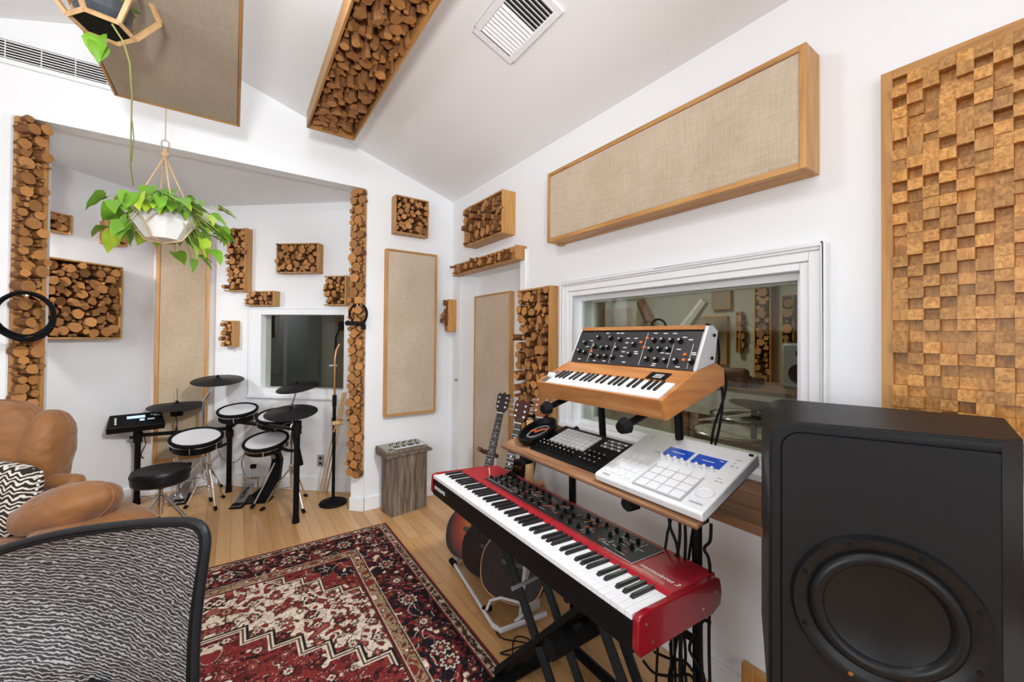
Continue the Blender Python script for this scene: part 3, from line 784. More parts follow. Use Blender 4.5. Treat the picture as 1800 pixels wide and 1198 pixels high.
# ------------------------------------------------------------------ rug
def rug():
    x0, x1, y0, y1 = -1.15, 1.01, .25, 3.2
    step = .0042
    nx, ny = int((x1 - x0) / step), int((y1 - y0) / step)
    X, Y = np.meshgrid(np.linspace(x0, x1, nx), np.linspace(y0, y1, ny))
    rs = np.random.RandomState(3)
    def noise(shape, sigma, sym=True, seed=0):
        g = np.random.RandomState(seed).randn(*shape)
        if sym: g = (g + g[:, ::-1]) * .7; g = (g + g[::-1, :]) * .7
        fy = np.fft.fftfreq(shape[0])[:, None]; fx = np.fft.fftfreq(shape[1])[None, :]
        n = np.fft.ifft2(np.fft.fft2(g) * np.exp(-2 * (np.pi * sigma) ** 2 * (fx ** 2 + fy ** 2))).real
        return n / n.std()
    cx, cy = (x0 + x1) / 2, (y0 + y1) / 2
    dx, dy = np.abs(X - cx), np.abs(Y - cy)
    hx, hy = (x1 - x0) / 2, (y1 - y0) / 2
    e = np.minimum(hx - dx, hy - dy)                    # distance from the edge
    cream = np.array([.60, .50, .39]); redc = np.array([.175, .024, .022]); dred = np.array([.10, .014, .014]); brn = np.array([.055, .026, .018])
    navy = np.array([.012, .010, .013]); rose = np.array([.27, .075, .055]); blk = np.array([.016, .011, .012]); tan = np.array([.36, .24, .14])
    C = np.zeros(X.shape + (3,)); C[:] = cream
    def put(m, c): C[m] = c
    sh = X.shape
    n1, n2, n3, n4 = [noise(sh, s, True, k) for s, k in ((3.6, 1), (4.4, 2), (2.6, 3), (5.5, 4))]
    def motif(mask, a, b, ground, o, f, core, line):
        put(mask, ground)
        put(mask & (np.abs(b) < .17), o); put(mask & (np.abs(b) < .07), line)
        put(mask & (a > .78), o); put(mask & (a > .94), f); put(mask & (a > 1.45), o); put(mask & (a > 1.62), core)
        put(mask & (a < -1.15), o); put(mask & (a < -1.35), f)
    field = e > .37
    motif(field, n1, n2, cream, brn, redc, rose, redc); put(field & (np.abs(n3) < .10) & (n1 < .5), brn)
    # rosettes and palmettes strewn in mirrored places over the field
    def flower(fx, fy, r, cols, petals=8, mask=None):
        for sx in (-1, 1):
            for sy in (-1, 1):
                ax, ay = cx + sx * fx, cy + sy * fy
                i0, i1 = int((ay - r - y0) / step), int((ay + r - y0) / step) + 1
                j0, j1 = int((ax - r - x0) / step), int((ax + r - x0) / step) + 1
                i0, j0 = max(i0, 0), max(j0, 0)
                sX, sY = X[i0:i1, j0:j1], Y[i0:i1, j0:j1]
                if sX.size == 0: continue
                d = np.hypot(sX - ax, sY - ay); th = np.arctan2(sY - ay, sX - ax)
                rad = r * (.80 + .18 * np.cos(petals * th))
                sub = C[i0:i1, j0:j1]
                for k, c in enumerate(cols): sub[d < rad * (1 - k / len(cols))] = c
    g = random.Random(5)
    for i in range(6):
        for j in range(9):
            flower(.04 + i * .13 + g.uniform(-.02, .02), .03 + j * .125 + g.uniform(-.02, .02), g.uniform(.026, .05), g.choice([(brn, redc, blk, cream), (brn, rose, redc, cream), (blk, cream, redc), (brn, redc, tan, blk)]), g.choice([4, 5, 6, 8]))
    # stepped medallion
    s = .112
    q = np.floor(dx / s) * s + np.floor(dy / s) * s
    md = (.74 - q)
    lin = np.floor((dx) / s) * s
    med = dy < (.70 - lin) - .0
    def medal(off): return dy < (.70 + off - np.floor((dx + off * .8) / s) * s)
    def grow(m0, k):
        m1 = m0.copy()
        for _ in range(k):
            m2 = m1.copy(); m2[1:] |= m1[:-1]; m2[:-1] |= m1[1:]
            m1 = m2.copy(); m1[:, 1:] |= m2[:, :-1]; m1[:, :-1] |= m2[:, 1:]
        return m1
    m0 = medal(0)
    for k, c in ((9, blk), (6, cream), (4, brn), (2, cream)): put(field & grow(m0, k), c)
    mm = field & m0
    motif(mm, n2, n3, redc, blk, dred, cream, rose); put(mm & (np.abs(n1) < .10), blk); put(mm & (np.abs(n1) < .035), cream); put(mm & (n4 > 1.3), cream * .9); put(mm & (n4 > 1.5), redc)
    for i in range(6):
        for j in range(7):
            flower(.06 + i * .12 + g.uniform(-.02, .02), .05 + j * .12 + g.uniform(-.02, .02), g.uniform(.02, .036), g.choice([(blk, rose, redc, cream), (blk, cream, redc), (blk, dred, rose)]), g.choice([4, 6, 8]))
    # corner pieces
    ix, iy = hx - .37, hy - .37
    cr = (ix - dx) + (iy - dy)
    st_ = np.floor((ix - dx) / .09) * .09 + np.floor((iy - dy) / .07) * .07
    for k, c in ((6, brn), (4, cream), (2, brn)): put(field & grow(st_ < .315, k), c)
    mk = field & (st_ < .315)
    motif(mk, n3, n1, redc, blk, rose, cream, blk); put(mk & (st_ < .19), blk); put(mk & (st_ < .19) & (n2 > .5), redc); put(mk & (st_ < .19) & (np.abs(n1) < .1), cream)
    # borders
    def band(a, b): return (e >= a) & (e < b)
    put(band(0, .012), redc); put(band(.012, .018), brn)
    nb = band(.018, .062); t = np.where(hx - dx < hy - dy, Y, X)
    motif(nb, noise(sh, 2.2, True, 9), noise(sh, 2.0, True, 10), brn, tan, cream * .85, redc, cream * .8)
    put(band(.018, .022), cream * .9); put(band(.058, .062), cream * .9); put(band(.062, .070), redc)
    mb = band(.070, .285)
    motif(mb, n3, n2, navy, dred, redc, cream, dred); put(mb & (np.abs(n4) < .05), cream * .9)
    flen = lambda: None
    for k in range(13):
        flower(hx - .18, .05 + k * .21, .062, (blk, rose, navy, cream, redc) if k % 2 else (navy, cream, navy, redc, tan), 8)
        flower(hx - .11, .15 + k * .21, .03, (brn, redc, cream), 5); flower(hx - .25, .15 + k * .21, .028, (brn, redc, rose), 5)
    for k in range(6):
        flower(.05 + k * .17, hy - .18, .062, (blk, rose, navy, cream, redc) if k % 2 else (navy, cream, navy, redc, tan), 8)
        flower(.13 + k * .17, hy - .12, .03, (brn, redc, cream), 5)
    put(band(.285, .290), cream * .9)
    ib = band(.290, .352); motif(ib, noise(sh, 2.3, True, 12), noise(sh, 2.1, True, 13), tan * .8, brn, redc, cream, brn)
    put(band(.287, .297) & (n3 > -1), brn); put(band(.347, .352), cream * .9); put(band(.352, .37), dred); put(band(.364, .37), brn)
    C *= (1 + .10 * noise(sh, 1.0, False, 20).clip(-2, 2))[..., None] * (1 + .05 * noise(sh, 30, False, 21))[..., None]
    C = C.clip(0, 1)
    V = np.zeros((ny * nx, 3), np.float32); V[:, 0] = X.ravel(); V[:, 1] = Y.ravel(); V[:, 2] = .009
    idx = np.arange(nx * ny).reshape(ny, nx)
    Q = np.stack([idx[:-1, :-1], idx[:-1, 1:], idx[1:, 1:], idx[1:, :-1]], -1).reshape(-1, 4)
    me = bpy.data.meshes.new('pile')
    me.vertices.add(len(V)); me.vertices.foreach_set('co', V.ravel())
    me.loops.add(Q.size); me.loops.foreach_set('vertex_index', Q.ravel().astype(np.int32))
    me.polygons.add(len(Q)); me.polygons.foreach_set('loop_start', np.arange(0, Q.size, 4, dtype=np.int32))
    me.update(calc_edges=True)
    ca = me.color_attributes.new('weave', 'FLOAT_COLOR', 'POINT')
    rgba = np.ones((len(V), 4), np.float32); rgba[:, :3] = C.reshape(-1, 3); ca.data.foreach_set('color', rgba.ravel())
    def nodes(nt, b):
        a = nt.nodes.new('ShaderNodeVertexColor'); a.layer_name = 'weave'; nt.links.new(a.outputs['Color'], b.inputs['Base Color'])
        b.inputs['Specular IOR Level'].default_value = .1
        n = nt.nodes.new('ShaderNodeTexNoise'); n.inputs['Scale'].default_value = 500; tc = nt.nodes.new('ShaderNodeTexCoord'); nt.links.new(tc.outputs['Object'], n.inputs['Vector'])
        bp = nt.nodes.new('ShaderNodeBump'); bp.inputs['Strength'].default_value = .5; bp.inputs['Distance'].default_value = .002
        nt.links.new(n.outputs['Fac'], bp.inputs['Height']); nt.links.new(bp.outputs['Normal'], b.inputs['Normal'])
    me.materials.append(simple_nodes('wool_pile', nodes, .95))
    t = thing('rug', 'large red, cream and navy patterned oriental rug on the oak floor', 'rug')
    o = bpy.data.objects.new('pile', me); COL.objects.link(o); o.parent = t
    MB().box(x0, x1, y0, y1, .001, .0085).obj('backing', mat('rug_backing', (.22, .03, .03), .9), t, smooth=False)
    m = MB(); k = 0
    r = random.Random(1)
    x = x0
    while x < x1:
        m.box(x, x + .004, y1, y1 + r.uniform(.006, .014), .0, .004); x += .0075
    m.obj('fringe', mat('fringe_cotton', (.62, .55, .43), .9), t, smooth=False)
rug()

# ------------------------------------------------------------------ small keyboard on the weathered crate
t = thing('wooden_crate', 'weathered grey plank crate standing upright in the back corner', 'crate', (1.075, 3.275, 0), 8)
w_, d_, h_ = .335, .175, .485
for k in range(3):
    a = k * w_ / 3
    MB().box(a + .002, a + w_ / 3 - .002, 0, .015, 0, h_).obj('front_plank', CRATE, t, bevel=.002, smooth=False)
for k in range(2):
    MB().box(0, .015, .016 + k * d_ / 2, d_ * (k + 1) / 2 - .002 + .008, 0, h_).obj('side_plank', CRATE, t, bevel=.002, smooth=False)
MB().box(w_ - .015, w_, .016, d_, 0, h_).obj('side_plank', CRATE, t, bevel=.002, smooth=False)
MB().box(.016, w_ - .016, .16, .175, 0, h_).obj('back_plank', CRATE, t, bevel=.002, smooth=False)
MB().box(-.045, w_ + .045, -.012, d_ + .03, h_, h_ + .022).obj('top_board', CRATE, t, bevel=.003, smooth=False)
MB().box(.016, w_ - .016, .016, .16, 0, h_ - .002).obj('inner_shell', BACKD, t, smooth=False)

WHITE_OFF = [0, 2, 4, 5, 7, 9, 11]
def add_keys(t, x0, x1, y0, y1, zt, nw, start, blen, wdrop=.012, bh=.009, bw=.58, sm=False):
    """white keys as parts of their own; start = letter index of the lowest white key"""
    w = (x1 - x0) / nw
    km = MB(); km.box(.0005, w - .0005, 0, y1 - y0, -wdrop, 0)
    k0 = km.obj('white_key', WHITEK, t, smooth=False, bevel=.0009 if not sm else 0)
    k0.location = (x0, y0, zt)
    for i in range(1, nw): copy_to(k0, t, (x0 + i * w, y0, zt))
    b = MB(); ww = w * bw / 2; l = blen
    b.loft([[(-ww, 0, 0), (ww, 0, 0), (ww, l, 0), (-ww, l, 0)], [(-ww * .78, l * .08, bh), (ww * .78, l * .08, bh), (ww * .78, l, bh), (-ww * .78, l, bh)]])
    first = None
    for i in range(nw - 1):
        L = (start + i) % 7
        if L in (2, 6): continue
        off = {0: -.08, 1: .08, 3: -.1, 4: 0, 5: .1}[L] * w
        p = (x0 + (i + 1) * w + off, y1 - l, zt)
        if first is None: first = b.obj('black_key', BLACKK, t, smooth=False, bevel=.0008 if not sm else 0); first.location = p
        else: copy_to(first, t, p)

KNOBM = {}
def knob_mesh(m, r=.006, h=.014, cap=None):
    k = MB(); k.lathe([(0, 0), (r * 1.15, 0), (r * 1.1, h * .35), (r * .85, h * .4), (r * .78, h * .93), (r * .6, h), (0, h)], 14)
    if cap: k.slot = 1; k.lathe([(0, h + .0003), (r * .6, h + .0003), (r * .5, h + .0012), (0, h + .0012)], 12)
    me = k.mesh('knob', [m, cap] if cap else m); me.shade_smooth(); me.set_sharp_from_angle(angle=R(35)); return me
KB = knob_mesh(BLACK); KBS = knob_mesh(BLACK, .008, .017, STEEL); KW = knob_mesh(WHITEP, .0065, .016)

t = thing('mini_keyboard', 'small silver mini keyboard lying on top of the weathered crate', 'keyboard', (1.046, 3.29, .508), 8)
MB().prism([(0, 0), (.205, 0), (.205, .040), (.10, .03), (0, .018)], -.012, .378, 'x').obj('wooden_case', CRATE, t, bevel=.002)
MB().prism([(.006, .0195), (.10, .0305), (.196, .0405), (.196, .043), (.10, .034), (.006, .023)], .004, .364, 'x').obj('top_panel', mat('dull_silver', (.36, .33, .27), .4, metal=.3), t, bevel=.001)
add_keys(t, .075, .352, .008, .085, .037, 15, 3, .046, .004, .006, sm=True)
for i in range(9): place(KB, 'knob', t, (.09 + i * .03, .14 + (i % 2) * .022, .039), (0, 0, 0), (.8, .8, .9))
for i in range(2): place(KB, 'knob', t, (.03 + i * .02, .04, .027), (0, 0, 0), (.8, .8, .6))

# ------------------------------------------------------------------ electronic drum kit
def clampm(c, r, h): return MB().cyl((c[0], c[1], c[2] - h / 2), (c[0], c[1], c[2] + h / 2), r, n=14)
L1, L2, L3 = Vector((-.685, 4.50, 0)), Vector((-.02, 4.60, 0)), Vector((.425, 3.62, 0))
L1 = FL(240, 886); L2 = FL(402, 864); L3 = FL(520, 918)
t = thing('drum_rack', 'black tubular rack holding the electronic drum pads', 'drum rack', L2)
def rel(p): return Vector(p) - L2
for P, h in ((L1, .64), (L2, .72), (L3, .80)):
    a = rel(P); leg = MB().cyl(a + Vector((0, 0, .02)), a + Vector((0, 0, h)), .022).obj('leg', BLACK, t)
    MB().cyl(a, a + Vector((0, 0, .05)), .027, .024).obj('rubber_foot', RUBBER, leg)
    MB().cyl(a + Vector((0, 0, h - .10)), a + Vector((0, 0, h + .005)), .031).obj('clamp', BLACKM, t, bevel=.002)
    MB().cyl(a + Vector((-.05, -.02, h - .05)), a + Vector((.03, .01, h - .05)), .012).obj('wing_bolt', BLACKM, t)
for A, B, z0, z1 in ((L1, L2, .60, .60), (L2, L3, .67, .74)):
    MB().cyl(rel(A) + Vector((0, 0, z0)), rel(B) + Vector((0, 0, z1)), .017).obj('cross_bar', BLACK, t)
MB().cyl(rel(L2) + Vector((0, 0, .52)), rel(L2) + Vector((0, 0, .58)), .031).obj('clamp', BLACKM, t)
MB().tube([rel(L3) + Vector((0, 0, .80)), rel(L3) + Vector((-.02, 0, .70)), rel(L3) + Vector((0.03, .0, .45))], .02).obj('brace', BLACK, t)

def drum_pad(name, label, c, r, h, tx, ty, arm=None, group='mesh head drum pads on the rack'):
    M = Matrix.Translation(c) @ Matrix.Rotation(R(tx), 4, 'X') @ Matrix.Rotation(R(ty), 4, 'Y')
    t = thing(name, label, 'drum', M=M, group=group)
    MB().lathe([(0, -h), (r * .9, -h), (r, -h * .85), (r * 1.0, -.004), (0, -.004)], 40).obj('shell', BLACK, t)
    MB().lathe([(0, -.001), (r * .93, -.001), (r * .93, .003), (0, .003)], 40).obj('drum_head', HEAD, t)
    hm = MB(); hm.tube([(r * math.cos(a), r * math.sin(a), .002) for a in [2 * math.pi * i / 40 for i in range(40)]], r * .075, 8, True); hm.obj('rubber_hoop', RUBBER, t)
    cm = MB(); cm.tube([(r * 1.04 * math.cos(a), r * 1.04 * math.sin(a), -.018) for a in [2 * math.pi * i / 40 for i in range(40)]], .004, 6, True); cm.obj('chrome_ring', CHROME, t)
    lug = None
    for i in range(6):
        a = math.pi * 2 * (i + .3) / 6
        if lug is None:
            lug = MB().cyl((0, 0, -h * .75), (0, 0, -.012), .006, n=8).obj('lug', CHROME, t); lug.location = (r * 1.03 * math.cos(a), r * 1.03 * math.sin(a), 0)
        else: copy_to(lug, t, (r * 1.03 * math.cos(a), r * 1.03 * math.sin(a), 0))
    return t
def pad_at(px, py, d): return AT(px, py, d)
# snare (largest), three toms, kick tower
drum_pad('snare_pad', 'largest mesh head drum pad, nearest the drum throne', AT(346, 768, 3.42), .178, .09, 13, 0)
drum_pad('tom_pad', 'small mesh drum pad highest on the rack beside the window', AT(418, 720, 3.75), .155, .085, 12, -4)
drum_pad('tom_pad', 'mesh drum pad partly covered by the crash cymbal', AT(489, 730, 3.6), .165, .08, 12, -4)
drum_pad('tom_pad', 'low mesh drum pad hung under the rack bar beside the tall right leg', AT(468, 774, 3.45), .165, .07, 13, -8)
for a_, b_ in (((346, 790, 3.45), (400, 782, 3.78)), ((418, 742, 3.77), (404, 745, 3.80)), ((489, 748, 3.75), (470, 756, 3.6)), ((470, 795, 3.45), (516, 800, 3.22))):
    pass
tm = thing('pad_mounts', 'black mounting arms joining the drum pads to the rack', 'bracket', L2)
for a_, b_ in (((370, 788, 3.42), (402, 778, 3.80)), ((418, 740, 3.75), (405, 750, 3.80)), ((486, 747, 3.72), (480, 757, 3.5)), ((492, 786, 3.4), (520, 792, 3.22))):
    MB().tube([AT(*a_) - L2, (AT(*a_) + AT(*b_)) / 2 - L2 + Vector((0, 0, -.01)), AT(*b_) - L2], .013).obj('mount_arm', BLACKM, tm)

def cymbal(name, label, c, r, tx, ty):
    M = Matrix.Translation(c) @ Matrix.Rotation(R(tx), 4, 'X') @ Matrix.Rotation(R(ty), 4, 'Y')
    t = thing(name, label, 'cymbal', M=M, group='black rubber cymbal pads')
    MB().lathe([(0, .017), (r * .12, .016), (r * .2, .006), (r * .98, -.010), (r, -.013), (r * .98, -.016), (r * .2, -.004), (0, .002)], 44).obj('bow', CYMB, t)
    MB().lathe([(0, .016), (.013, .016), (.011, .036), (.004, .04), (0, .04)], 12).obj('felt_cap', RUBBER, t)
    return t
CR, RD, C3, HH = AT(383, 666, 3.72), AT(512, 722, 3.25), AT(523, 678, 3.5), AT(311, 711, 3.70)
cymbal('cymbal', 'highest black cymbal pad in front of the tall fabric panel edge', CR, .205, 9, -2)
cymbal('cymbal', 'widest black cymbal pad above the tall right rack leg', RD, .195, 9, -4)
cymbal('cymbal', 'black cymbal pad in front of the alcove window glass', C3, .17, 7, -10)
cymbal('hi_hat', 'lowest black cymbal pad on the thin hi-hat rod', HH, .215, 5, 0)
def stand3(name, label, top, base, mid=None, rad=.011, cat='cymbal stand', sp=1.0):
    t = thing(name, label, cat, base)
    b = Vector(base)
    pts = [Vector((0, 0, .16))] + ([Vector(mid) - b] if mid else []) + [Vector(top) - b]
    if mid: pts.insert(1, Vector((0, 0, (Vector(mid) - b).z)))
    pts2 = [p for i, p in enumerate(pts) if i == 0 or (p - pts[i - 1]).length > .01]
    MB().tube(pts2[:2], rad).obj('upright', CHROME, t)
    if len(pts2) > 2: MB().tube(pts2[1:], rad * .8).obj('boom_arm', CHROME, t)
    MB().cyl((0, 0, .30), (0, 0, .36), rad * 1.8).obj('height_collar', CHROME, t)
    for k in range(3):
        a = R(50 + 120 * k); c, s_ = math.cos(a), math.sin(a)
        l = MB().tube([(0, 0, .34), (c * .1 * sp, s_ * .1 * sp, .22), (c * .21 * sp, s_ * .21 * sp, .016)], .0065).obj('tripod_leg', CHROME, t)
        MB().cyl((c * .195 * sp, s_ * .195 * sp, .028), (c * .225 * sp, s_ * .225 * sp, .008), .013).obj('rubber_foot', RUBBER, l)
        MB().tube([(0, 0, .17), (c * .12, s_ * .12, .165)], .004, 6).obj('strut', CHROME, t)
    return t
b1 = FL(372, 862); stand3('cymbal_stand', 'chrome boom stand under the highest cymbal pad', CR - Vector((0, 0, .01)), (AT(358, 700, 3.72).x, AT(358, 700, 3.72).y, 0), AT(358, 705, 3.72))
b3 = AT(545, 870, 3.7); stand3('cymbal_stand', 'chrome stand rising behind the tall right rack leg', C3 - Vector((0, 0, .01)), (AT(514, 716, 3.5).x, AT(514, 716, 3.5).y, 0), AT(514, 708, 3.5))
h_ = stand3('hi_hat_stand', 'chrome hi-hat stand with clutch rod through its cymbal pad', HH, (HH.x, HH.y, 0), sp=.6)
MB().cyl((0, 0, HH.z - .02), (0, 0, HH.z + .15), .004, n=8).obj('clutch_rod', CHROME, h_)
MB().cyl((0, 0, HH.z - .10), (0, 0, HH.z - .012), .045, .05).obj('sensor', BLACKM, h_)
MB().prism([(-.04, -.26), (.04, -.26), (.03, .02), (-.03, .02)], .02, .03, 'z').obj('foot_board', STEEL, h_)
ss = AT(368, 800, 3.5); stand3('snare_stand', 'chrome tripod stand between the snare pad and the rack middle leg', (ss.x, ss.y, .6), (ss.x, ss.y, 0), cat='drum stand', sp=.75)
# crash holder on the right leg
m = thing('cymbal_holder', 'chrome post holding the widest cymbal pad on the tall right rack leg', 'bracket', (L3.x, L3.y, .80))
MB().cyl((0, 0, 0), tuple(Vector((RD.x - L3.x, RD.y - L3.y, RD.z - .80))), .009).obj('post', CHROME, m)
MB().tube([(0, 0, .0), (-.04, 0, -.02), (-.05, 0, -.1)], .007).obj('boom_clamp', CHROME, m)

# drum sound module
mc = AT(240, 738, 3.45)
t = thing('drum_module', 'black drum sound module with lit display at the left end of the rack', 'drum module', M=Matrix.Translation(mc) @ Matrix.Rotation(R(10), 4, 'Z') @ Matrix.Rotation(R(34), 4, 'X'))
MB().prism([(-.185, -.08), (.185, -.08), (.165, .085), (-.165, .085)], -.06, .004, 'z').obj('housing', BLACK, t, bevel=.008)
MB().box(-.06, .055, .02, .048, .004, .007).obj('display', BLUEL, t, smooth=False)
for i in range(4): MB().box(-.135, -.123, -.04 + i * .022, -.028 + i * .022, .004, .008).obj('button', MARK, t, smooth=False)
for p in ((.07, -.01), (.09, .045), (.11, .03)): MB().box(p[0], p[0] + .045, p[1], p[1] + .01, .004, .008).obj('button', MARK, t, smooth=False)
MB().box(.02, .05, -.015, .002, .004, .008).obj('button', BLUEL, t, smooth=False)
for p in ((-.105, .045), (-.105, .0), (.0, -.01)): place(KB, 'knob', t, (p[0], p[1], .004), scale=(1.4, 1.4, .6))
a = mc - L1
MB().cyl((0, 0, -.11), (0, 0, -.045), .035).obj('mount_neck', BLACKM, t)

# throne
tc = AT(283, 826, 3.02); tb = Vector((tc.x, tc.y, 0))
t = thing('drum_throne', 'black saddle drum stool on a chrome tripod', 'stool', tb)
zs = tc.z
MB().lathe([(0, -.095), (.15, -.095), (.172, -.08), (.178, -.01), (.168, .010), (.10, .018), (0, .014)], 40).obj('seat', VINYL, t).location = (0, 0, zs)
MB().tube([(.1775 * math.cos(2 * math.pi * i / 40), .1775 * math.sin(2 * math.pi * i / 40), zs - .02) for i in range(40)], .003, 6, True).obj('piping', RUBBER, t)
MB().cyl((0, 0, zs - .13), (0, 0, zs - .084), .04).obj('seat_clamp', BLACKM, t)
MB().cyl((0, 0, .14), (0, 0, zs - .1), .016).obj('post', CHROME, t)
MB().cyl((0, 0, .2), (0, 0, .27), .024).obj('collar', CHROME, t)
for k in range(3):
    a = R(-20 + 120 * k); c, s_ = math.cos(a), math.sin(a)
    for dd in (-.012, .012):
        l = MB().tube([(c * .02 - s_ * dd, s_ * .02 + c * dd, .28), (c * .09 - s_ * dd, s_ * .09 + c * dd, .19), (c * .22 - s_ * dd, s_ * .22 + c * dd, .02)], .006).obj('tripod_leg', CHROME, t)
    MB().cyl((c * .20, s_ * .20, .036), (c * .242, s_ * .242, .01), .018).obj('rubber_foot', RUBBER, t)

# kick tower and pedals
def kick(base, top):
    t = thing('kick_tower', 'black curved kick drum tower under the low drum pad', 'kick drum', base)
    M = Matrix.Identity(4)
    pts = [(-.02, .03), (.10, .03), (.17, .16), (.19, .36), (.15, .47), (.10, .47), (.11, .36), (.08, .22), (.02, .12), (-.05, .07)]
    MB().prism(pts, -.035, .035, 'y').obj('tower', BLACKM, t, bevel=.006)
    MB().box(-.13, .1, -.07, .07, .002, .014).obj('base_plate', BLACK, t, bevel=.002)
    for s_ in (-1, 1):
        l = MB().tube([(.14, s_ * .03, .34), (.02, s_ * .17, .02)], .008).obj('spur', CHROME, t); MB().cyl((.03, s_ * .157, .035), (.012, s_ * .178, .008), .015).obj('rubber_foot', RUBBER, l)
    MB().cyl((.13, -.045, .40), (.13, -.036, .40), .02).obj('badge', STEEL, t)
    t.rotation_euler = (0, 0, R(-25))
kick(FL(455, 880), None)
def pedal(label, base, rz, twin):
    t = thing('kick_pedal', label, 'pedal', base, rz)
    MB().box(-.05, .05, -.28, .02, .002, .010).obj('base_plate', BLACK, t, bevel=.002)
    MB().prism([(-.27, .014), (-.20, .02), (.0, .11), (.0, .118), (-.2, .03), (-.27, .024)], -.04, .04, 'x').obj('foot_board', STEEL, t, bevel=.002)
    MB().box(-.038, .038, -.27, -.21, .022, .03, Matrix.Identity(4)).obj('toe_plate', BLACKM, t, bevel=.002)
    if twin: text('lettering', 'TAMA', .05, BLACKM, t, Matrix.Translation((0, -.1, .079)) @ Matrix.Rotation(R(24), 4, 'X') @ Matrix.Rotation(R(90), 4, 'Z'))
    for s_ in (-1, 1): MB().cyl((s_ * .055, .02, .0), (s_ * .055, .02, .17), .008).obj('post', STEEL, t)
    MB().cyl((-.07, .02, .16), (.07, .02, .16), .009).obj('axle', CHROME, t)
    MB().tube([(0, .02, .16), (0, .05, .25)], .004, 6).obj('beater_rod', CHROME, t)
    MB().cyl((-.02, .05, .26), (.02, .05, .26), .02).obj('beater', RUBBER, t)
pedal('silver bass drum pedal in front of the curved kick tower', FL(440, 872), -25, True)
pedal('small steel pedal on the floor behind the drum throne', FL(328, 868), -8, False)

# microphone stand and the pale bamboo poles
mb_ = FL(588, 884); mb_.x -= .012
t = thing('mic_stand', 'black round base microphone stand beside the right log strip', 'microphone stand', mb_)
MB().lathe([(0, 0), (.112, 0), (.116, .008), (.11, .02), (.05, .045), (.02, .05), (0, .05)], 36).obj('round_base', BLACKM, t)
MB().cyl((0, 0, .04), (0, 0, .92), .014).obj('lower_tube', BLACK, t)
MB().cyl((0, 0, .70), (0, 0, .76), .020).obj('clutch', BLACKM, t)
MB().cyl((0, 0, .92), (0, 0, 1.28), .009).obj('upper_tube', COPPER, t)
MB().cyl((0, 0, .86), (0, 0, .96), .018).obj('collar', BLACKM, t)
MB().tube([(0, 0, 1.28), (.01, 0, 1.36), (.035, 0, 1.41)], .009).obj('gooseneck', COPPER, t)
MB().cyl((-.05, 0, 1.22), (.02, 0, 1.22), .012).obj('clip', CHROME, t)
MB().tube([(0.02, 0, .74), (.07, 0, .73)], .006).obj('thumb_screw', BLACKM, t)
a_ = FL(560, 868); a_.y -= .02
l = thing('alcove_fill_body', 'added black shaded fill light on the hidden left wall of the drum alcove', 'lamp', (-1.5, 3.82, 2.25))  # body of the added alcove fill, kept out of view
MB().lathe([(0, .12), (.03, .12), (.12, .03), (.125, .03), (.035, .13), (0, .13)], 24).obj('shade', BLACK, l); MB().tube([(0, 0, .12), (-.02, .12, .16), (-.05, .34, .10)], .008).obj('arm', BLACK, l); MB().cyl((-.045, .325, .1), (-.05, .345, .1), .04).obj('wall_plate', BLACK, l)
t = thing('wooden_tripod', 'pale wooden tripod poles leaning behind the microphone stand', 'tripod', a_)
tp = AT(603, 690, 3.45) - a_
for i, (dx, dy) in enumerate(((0, 0), (.035, .01), (.06, -.03))):
    MB().cyl((dx, dy, .006), tuple(tp + Vector((i * .012, 0, 0))), .007, .006, 8).obj('pole', LITE, t)
MB().cyl(tuple(tp * .72 + Vector((-.035, 0, .0))), tuple(tp * .72 + Vector((.06, 0, 0))), .02, n=12).obj('hinge_block', LITE, t)
# outlet
u, z = wpix('aright', 564, 809); t = thing('wall_outlet', 'small grey wall outlet low on the alcove wall beside the wooden tripod', 'outlet', M=wmat('aright', u, z))
MB().box(-.035, .035, -.006, 0, -.057, .057).obj('cover_plate', GREYP, t, bevel=.002)
for s_ in (-1, 1): MB().box(-.015, .015, -.009, -.006, s_ * .025 - .013, s_ * .025 + .013).obj('socket', GREYD, t, bevel=.002)
# pad cables
def cable(label, pts, r=.004, m=BLACKM, group=None, name='cable'):
    P = [Vector(p) for p in pts]; out = []
    n = len(P)
    for i in range(n - 1):
        p0, p1, p2, p3 = P[max(i - 1, 0)], P[i], P[i + 1], P[min(i + 2, n - 1)]
        for k in range(8):
            s_ = k / 8
            out.append(.5 * ((2 * p1) + (p2 - p0) * s_ + (2 * p0 - 5 * p1 + 4 * p2 - p3) * s_ ** 2 + (3 * p1 - p0 - 3 * p2 + p3) * s_ ** 3))
    out.append(P[-1])
    o = MB().tube(out, r, 6).obj(name, m); return tag(o, label, 'cable', group)
cable('grey lead curling from the low drum pad down to the kick tower', [AT(436, 790, 3.5), AT(425, 812, 3.6), AT(432, 838, 3.6), AT(446, 850, 3.55)], .005, GREYM)
cable('thin lead looping from the snare pad behind the rack middle leg', [AT(383, 790, 3.6), AT(392, 806, 3.8), AT(412, 812, 3.8), AT(432, 795, 3.6)], .004, GREYM)
cable('black lead hanging from the drum sound module', [AT(252, 760, 3.5), AT(256, 780, 3.6), AT(248, 800, 3.6), AT(262, 810, 3.8)], .004)
cable('thin grey lead on the floor by the left rack leg', [FL(232, 874, .005), FL(256, 872, .05), FL(280, 880, .01)], .004, GREYM)
cable('white lead on the floor behind the snare stand', [FL(332, 866, .006), FL(350, 863, .006), FL(362, 855, .006), FL(372, 852, .01)], .005, WHITEP)

